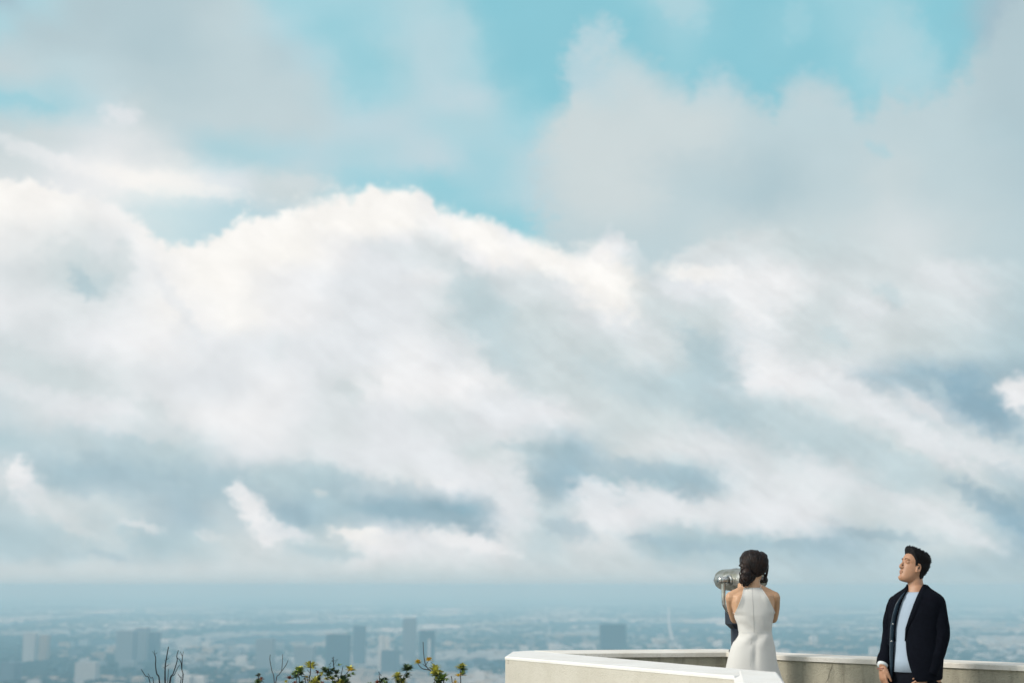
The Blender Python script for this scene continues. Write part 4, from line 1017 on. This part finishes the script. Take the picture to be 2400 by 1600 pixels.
# ================================================================== WOMAN
WY = 10.2
def PW(px, py, dy=0.0): return at_y(px, py, WY + dy)
wb = PW(1766, 1500); wom = tag(empty('person', (wb.x, WY, 0)), 'woman in an ivory halter dress seen from behind, peering into the metal viewer', 'person')
XL = Vector((1, 0, 0)); YF = Vector((0, 1, 0))
HW = head_matrix(PW(1766, 1335, .045), R(14), R(-8), R(3))
hb = head_bm(.94, False, HW); wh = bpy.data.meshes.new('t'); hb.to_mesh(wh)
bm = bmesh.new(); merge(bm, hb)
wr = [(PW(1766, 1376, .02), .044, .046), (PW(1766, 1381, .015), .062, .052), (PW(1765, 1387, .01), .118, .064), (PW(1764, 1395), .150, .074), (PW(1764, 1410), .152, .082), (PW(1766, 1435), .142, .090), (PW(1768, 1456), .122, .084), (PW(1770, 1480), .106, .076), (PW(1768, 1500), .124, .090), (PW(1765.5, 1520), .142, .104), (PW(1764, 1545), .165, .116), (PW(1764, 1575), .165, .112), (PW(1764, 1600), .15, .1)]
torso_rings(bm, wr, XL, YF)
tube(bm, [PW(1766, 1335, .03), PW(1766, 1352, .02), PW(1766, 1370, .015), PW(1765, 1385, .01)], [.046, .044, .047, .058], 20)
sl_ = PW(1714, 1399, .01); sr_ = PW(1814.5, 1398.5, .01)
for s in (-1, 1):   # shoulder blades
    ball(bm, PW(1764 + s * 27, 1412, -.062), (.045, .018, .06))
    limb(bm, [PW(1765 + s * 12, 1376, .015), PW(1764 + s * 45, 1396, .01)], [.03, .041])
el_ = PW(1722, 1450, .17); er_ = PW(1812, 1449, .15); wl_ = PW(1738, 1383, .41); wr_ = PW(1786, 1385, .42)
limb(bm, [sl_, sl_ * .5 + el_ * .5 + Vector((-.004, 0, 0)), el_], [.043, .038, .031]); limb(bm, [el_, wl_], [.031, .021]); limb(bm, [sr_, sr_ * .5 + er_ * .5 + Vector((.004, 0, 0)), er_], [.043, .039, .032]); limb(bm, [er_, wr_], [.032, .021])
hand(bm, wl_, PW(1735, 1350, .47) - wl_, Vector((.75, .55, .0)), (.35, .4, .45, .5), thumb_side=1, k=.9)
hand(bm, wr_, PW(1787, 1352, .48) - wr_, Vector((-.75, .55, .0)), (.35, .4, .45, .5), thumb_side=-1, k=.9)
for s in (-1, 1):
    h0 = Vector((wb.x + s * .08, WY, .84)); kn = Vector((wb.x + s * .085, WY + .01, .47)); an = Vector((wb.x + s * .08, WY - .03, .12))
    limb(bm, [h0, kn, an], [.08, .05, .034]); limb(bm, [an + Vector((0, -.02, -.02)), an + Vector((0, .06, -.05)), an + Vector((0, .15, -.09))], [.032, .03, .02])
wbody = link('body', fuse(bm, .0042, 3, .4), M_skinw, wom)
tb_ = bmesh.new(); torso_rings(tb_, [(c_, a_ + .012, b_ + .001) for c_, a_, b_ in wr], XL, YF); torso_bvh = BVHTree.FromBMesh(tb_); tb_.free()
wbv, ww = world_bvh(wbody, wom)
for s in (-1, 1):
    bm = bmesh.new(); strip(bm, wbv, HW, [(s * .014, .043), (s * .036, .049), (s * .048, .042)], [.0024, .003, .0015]); link('eyebrow', bm, M_hairw, wom)
    bm = bmesh.new(); strip(bm, wbv, HW, [(s * .019, .023), (s * .033, .027), (s * .045, .023)], [.0014, .0038, .0014], .0006); link('eye', bm, M_dark, wom)
bm = bmesh.new(); strip(bm, wbv, HW, [(-.018, -.049), (0, -.047), (.018, -.049)], [.0015, .004, .0015]); link('lips', bm, M_lip, wom)
# hair: smooth crown, low side-swept bun, loose strands
LW = [(-.12, -.060), (-.07, -.070), (-.03, -.040), (-.01, -.022), (.02, -.03), (.045, .005), (.06, .06), (.07, .085), (.10, .09)]
def thick_w(p, d):
    zl = interp([q[0] for q in LW], [q[1] for q in LW], p.y); zl += .040 * max(0, p.x) / .06 * (p.y < .03); k = (p.z - zl) / .012
    if k < 0: return -.006
    k = min(1, k); crown = max(0, min(1, (p.z + .03) / .10)); side = min(1.0, abs(p.x) / .05)
    right = max(0, min(1, (p.x + .01) / .05)) * max(0, 1 - abs(p.z - .02) / .12)
    dent = -.012 * math.exp(-((p.x - .028) ** 2) / .00018) * max(0, (p.z - .05) / .06)
    p = p / .94
    return k * (.011 + .010 * crown + .008 * side + .006 * right + dent + .0022 * math.sin(math.atan2(p.x, p.z + .05) * 34 + noise.noise(p * 30) * 2))
hair = hair_shell('hair', HW, wh, thick_w, M_hairw, wom)
bm = bmesh.new(); bc = PW(1748, 1356, -.035); rnd = random.Random(11)
ball(bm, bc, (.044, .036, .046), seg=20); ball(bm, PW(1752, 1343, -.03), (.040, .034, .040), seg=18)
ball(bm, PW(1757, 1350, -.02), (.045, .035, .040), seg=18)
for k in range(60):                                                 # locks coiled loosely over the bun, every way round
    ax = Vector((rnd.gauss(0, .5), -1 + rnd.gauss(0, .4), rnd.gauss(0, .5))).normalized(); st = ax.orthogonal().normalized()
    st = Matrix.Rotation(rnd.uniform(0, 6.28), 3, ax) @ st; tilt = rnd.uniform(.15, .95); r0 = rnd.uniform(.036, .046); P = []; span = rnd.uniform(1.2, 2.4)
    for j in range(10):
        v = Matrix.Rotation(j / 9 * span, 3, ax) @ (st * tilt + ax * (1 - tilt * tilt) ** .5)
        P.append(bc + Vector((v.x * r0 * 1.05, v.y * r0 * .85, v.z * r0 * 1.05 + .006 * math.sin(j))))
    tube(bm, P, [.0012 + .0048 * math.sin(math.pi * j / 9) for j in range(10)], 6)
link('bun', bm, M_hairw, hair)
bm = bmesh.new()
hv, _ = world_bvh(hair, wom); o0 = HW @ Vector((0, 0, .01)); Rm = HW.to_3x3()
for k in range(130):                                                # combed strands from the crown down to the bun
    xx = rnd.uniform(-1, 1); st = Vector((xx * .8, -.15 + rnd.uniform(-.3, .3), .8)).normalized(); en = Vector((-.55 + xx * .35, -.8, -.55 + rnd.uniform(-.1, .15))).normalized(); P = []
    for j in range(9):
        t_ = j / 8; d = st.lerp(en, t_) + Vector((xx * .5, -.5, 0)) * math.sin(math.pi * t_) * .6; d = (Rm @ d.normalized()).normalized()
        h = hv.ray_cast(o0 + d * .3, -d, .3)
        if h[0] is not None: P.append(h[0] + d * .0006)
    if len(P) > 4: tube(bm, P, [.0008 + .0020 * math.sin(math.pi * j / (len(P) - 1)) for j in range(len(P))], 5)
link('hair_strands', bm, M_hairw, hair)
bm = bmesh.new()
for pts, r0 in (([(1796, 1310), (1799, 1325), (1797, 1343), (1794, 1356), (1792, 1363)], .0085), ([(1798, 1318), (1799.5, 1336), (1796, 1352), (1794, 1368)], .0025), ([(1790, 1340), (1792, 1352), (1790, 1361)], .006), ([(1738, 1352), (1737, 1365), (1740, 1376)], .003), ([(1733, 1340), (1735, 1352), (1741, 1362)], .0035)):
    P = smoothpath([PW(x, y, .02) for x, y in pts], 4); n_ = len(P); tube(bm, P, [r0 * (.5 + math.sin(math.pi * min(1, i / n_ + .15)) * .6) * (1 if i < n_ - 1 else .2) for i in range(n_)], 6)
link('loose_lock', bm, M_hairw, hair)
bm = bmesh.new(); ball(bm, PW(1785.5, 1347, -.005), (.004, .004, .004)); link('earring', bm, M_pearl, wom)
# dress: bodice panels hug the body, skirt flares to the floor
def arm_l(py): return interp([1376, 1377, 1435, 1436], [1743.5, 1743, 1720.5, 1720.5], py)
def arm_r(py): return interp([1376, 1377, 1435, 1436], [1782, 1782.5, 1814, 1814], py)
def press(x, z, s, off=.0045):
    h = torso_bvh.ray_cast(Vector((x, WY + s * .5, z)), Vector((0, -s, 0)), .6)
    if h[0] is None: return None
    h2 = wbv.ray_cast(Vector((x, WY + s * .5, z)), Vector((0, -s, 0)), .6); y = h[0].y
    if h2[0] is not None and abs(h2[0].y - y) < .018: y = s * max(s * y, s * h2[0].y)
    return y + s * off
NB = 44; rows = []
for py in [1377, 1381, 1386, 1392, 1398, 1405, 1413, 1421, 1429, 1435]:
    z = PW(1766, py).z; l = PW(arm_l(py), py).x; r = PW(arm_r(py), py).x; bk = []; fr = []
    for j in range(NB + 1):
        x = l + (r - l) * j / NB; yb = press(x, z, -1); yf = press(x, z, 1)
        bk.append(yb); fr.append(yf)
    def fill(a, d): 
        for j in range(len(a)):
            if a[j] is None:
                c_ = [q for q in a if q is not None]; a[j] = (a[j - 1] if j and a[j - 1] is not None else (c_[0] if c_ else WY + d))
        return a
    bk = fill(bk, -.05); fr = fill(fr, .06)
    rows.append((z, l, r, bk, fr))
def smooth_rows(idx):
    for _ in range(3):
        for i in range(1, len(rows) - 1):
            a = rows[i][idx]
            for j in range(NB + 1): a[j] = (rows[i - 1][idx][j] + 2 * a[j] + rows[i + 1][idx][j]) / 4
        for i in range(len(rows)):
            a = rows[i][idx]; b_ = a[:]
            for j in range(1, NB): a[j] = (b_[j - 1] + 2 * b_[j] + b_[j + 1]) / 4
smooth_rows(3); smooth_rows(4)
for r0 in rows:
    for j in range(NB + 1):
        x = r0[1] + (r0[2] - r0[1]) * j / NB
        for idx, s in ((3, -1), (4, 1)):
            h2 = wbv.ray_cast(Vector((x, WY + s * .3, r0[0])), Vector((0, -s, 0)), .45)
            if h2[0] is not None and abs(h2[0].y - r0[idx][j]) < .05: r0[idx][j] = s * max(s * r0[idx][j], s * h2[0].y + .0035)
bm = bmesh.new()
def grid(rowsv):
    for i in range(len(rowsv) - 1):
        for j in range(len(rowsv[0]) - 1): bm.faces.new((rowsv[i][j], rowsv[i][j + 1], rowsv[i + 1][j + 1], rowsv[i + 1][j]))
gb_ = [[bm.verts.new((r0[1] + (r0[2] - r0[1]) * j / NB, r0[3][j], r0[0])) for j in range(NB + 1)] for r0 in rows]
gf_ = [[bm.verts.new((r0[1] + (r0[2] - r0[1]) * j / NB, r0[4][j], r0[0])) for j in range(NB + 1)] for r0 in rows]
grid(gb_); grid(gf_)
edgeL = [r_[0].co.copy() for r_ in gb_]; edgeR = [r_[-1].co.copy() for r_ in gb_]; topE = [v.co.copy() for v in gb_[0]]
prev = gb_[-1] + gf_[-1][::-1]
low = [(1439, 1721, 1813.5), (1443, 1721.5, 1813), (1450, 1723.5, 1811.5), (1458, 1726, 1810), (1466, 1729, 1809), (1474, 1731, 1808), (1481, 1732.5, 1808), (1488, 1730, 1809.5), (1496, 1724.5, 1811.5), (1505, 1719, 1813.5), (1515, 1714.5, 1815.5), (1530, 1709.5, 1817.5),
       (1545, 1706, 1819.5), (1561, 1702.5, 1823), (1580, 1698, 1829), (1600, 1694, 1836), (1640, 1686, 1846), (1700, 1676, 1858), (1800, 1662, 1872), (1862, 1655, 1880)]
for k, (py, xl, xr) in enumerate(low):
    l = PW(xl, py).x; r = PW(xr, py).x; z = max(PW(1766, py).z, .012); cx_ = (l + r) / 2; a = (r - l) / 2
    b = interp([1443, 1481, 1520, 1561, 1600, 1862], [.097, .089, .122, .140, .160, .30], py); ring = []
    M_ = len(prev)
    for j in range(M_):
        # parameter running along the back left->right then front right->left
        t_ = (j / NB) if j <= NB else ((j - NB - 1) / NB); side = -1 if j <= NB else 1
        xx = -math.cos(math.pi * t_) * .35 + (t_ * 2 - 1) * .65 if side < 0 else -(-math.cos(math.pi * t_) * .35 + (t_ * 2 - 1) * .65)
        xx = max(-1, min(1, xx)); yy = side * b * (1 - abs(xx) ** 2.3) ** (1 / 2.3)
        wob = 0
        if k > 1:
            wob = .0085 * math.sin((z * 66 + xx * 5.5 + 1.2 * math.sin(xx * 3))) * math.exp(-((py - 1470) / 26) ** 2) * (.4 + max(0, -xx)) + .0085 * math.sin(z * 50 - xx * 6) * math.exp(-((py - 1497) / 14) ** 2)
            wob += .006 * math.sin(xx * 7 + 1) * max(0, (py - 1540) / 120)
            wob += -.012 * math.exp(-(xx / .12) ** 2) * math.exp(-((py - 1535) / 26) ** 2) * (side < 0)
        ring.append(bm.verts.new((cx_ + a * xx, WY + yy + side * wob, z)))
    for j in range(M_): bm.faces.new((prev[j], prev[(j + 1) % M_], ring[(j + 1) % M_], ring[j]))
    prev = ring
bmesh.ops.recalc_face_normals(bm, faces=bm.faces)
dress = link('dress', bm, M_dress, wom)
so2 = dress.modifiers.new('s', 'SOLIDIFY'); so2.thickness = .003; so2.offset = 0
dbv, _ = world_bvh(dress, wom)
def on_back(px, py, off=.002):
    o0 = Vector((0, 0, CAMZ)); d = raydir(px, py).normalized(); h = dbv.ray_cast(o0, d, 20)
    return (h[0] - d * off) if h[0] is not None else PW(px, py, -.1)
bm = bmesh.new(); tube(bm, [on_back(1762.5 + (py - 1377) * .047, py, .0026) for py in range(1379, 1482, 6)], .0011, 6); link('zip', bm, M_seam, dress)
bm = bmesh.new(); tube(bm, [on_back(x, 1481.5 + .0008 * (x - 1770) ** 2, .0015) for x in range(1740, 1804, 4)], .0014, 6)
tube(bm, [on_back(1759 - .0 * py, py, .001) for py in range(1500, 1561, 10)], .0012, 6); link('seam', bm, material('dress_seam_soft', (.52, .52, .52), .8), dress)
bm = bmesh.new()
for P in (edgeL, edgeR, topE): tube(bm, [v - YF * .001 for v in P], .0026, 6)
link('trim', bm, M_dress, dress)
bm = bmesh.new()
for s, x0 in ((-1, 1743), (1, 1783)):
    c1 = on_back(x0 - s * 2, 1378.5, .002); tube(bm, smoothpath([c1, PW(x0, 1374, -.035), PW(x0 + s * 1.5, 1371, 0), PW(x0 + s * 0, 1374, .05)], 4), .0028, 6)
link('strap', bm, M_dress, dress)
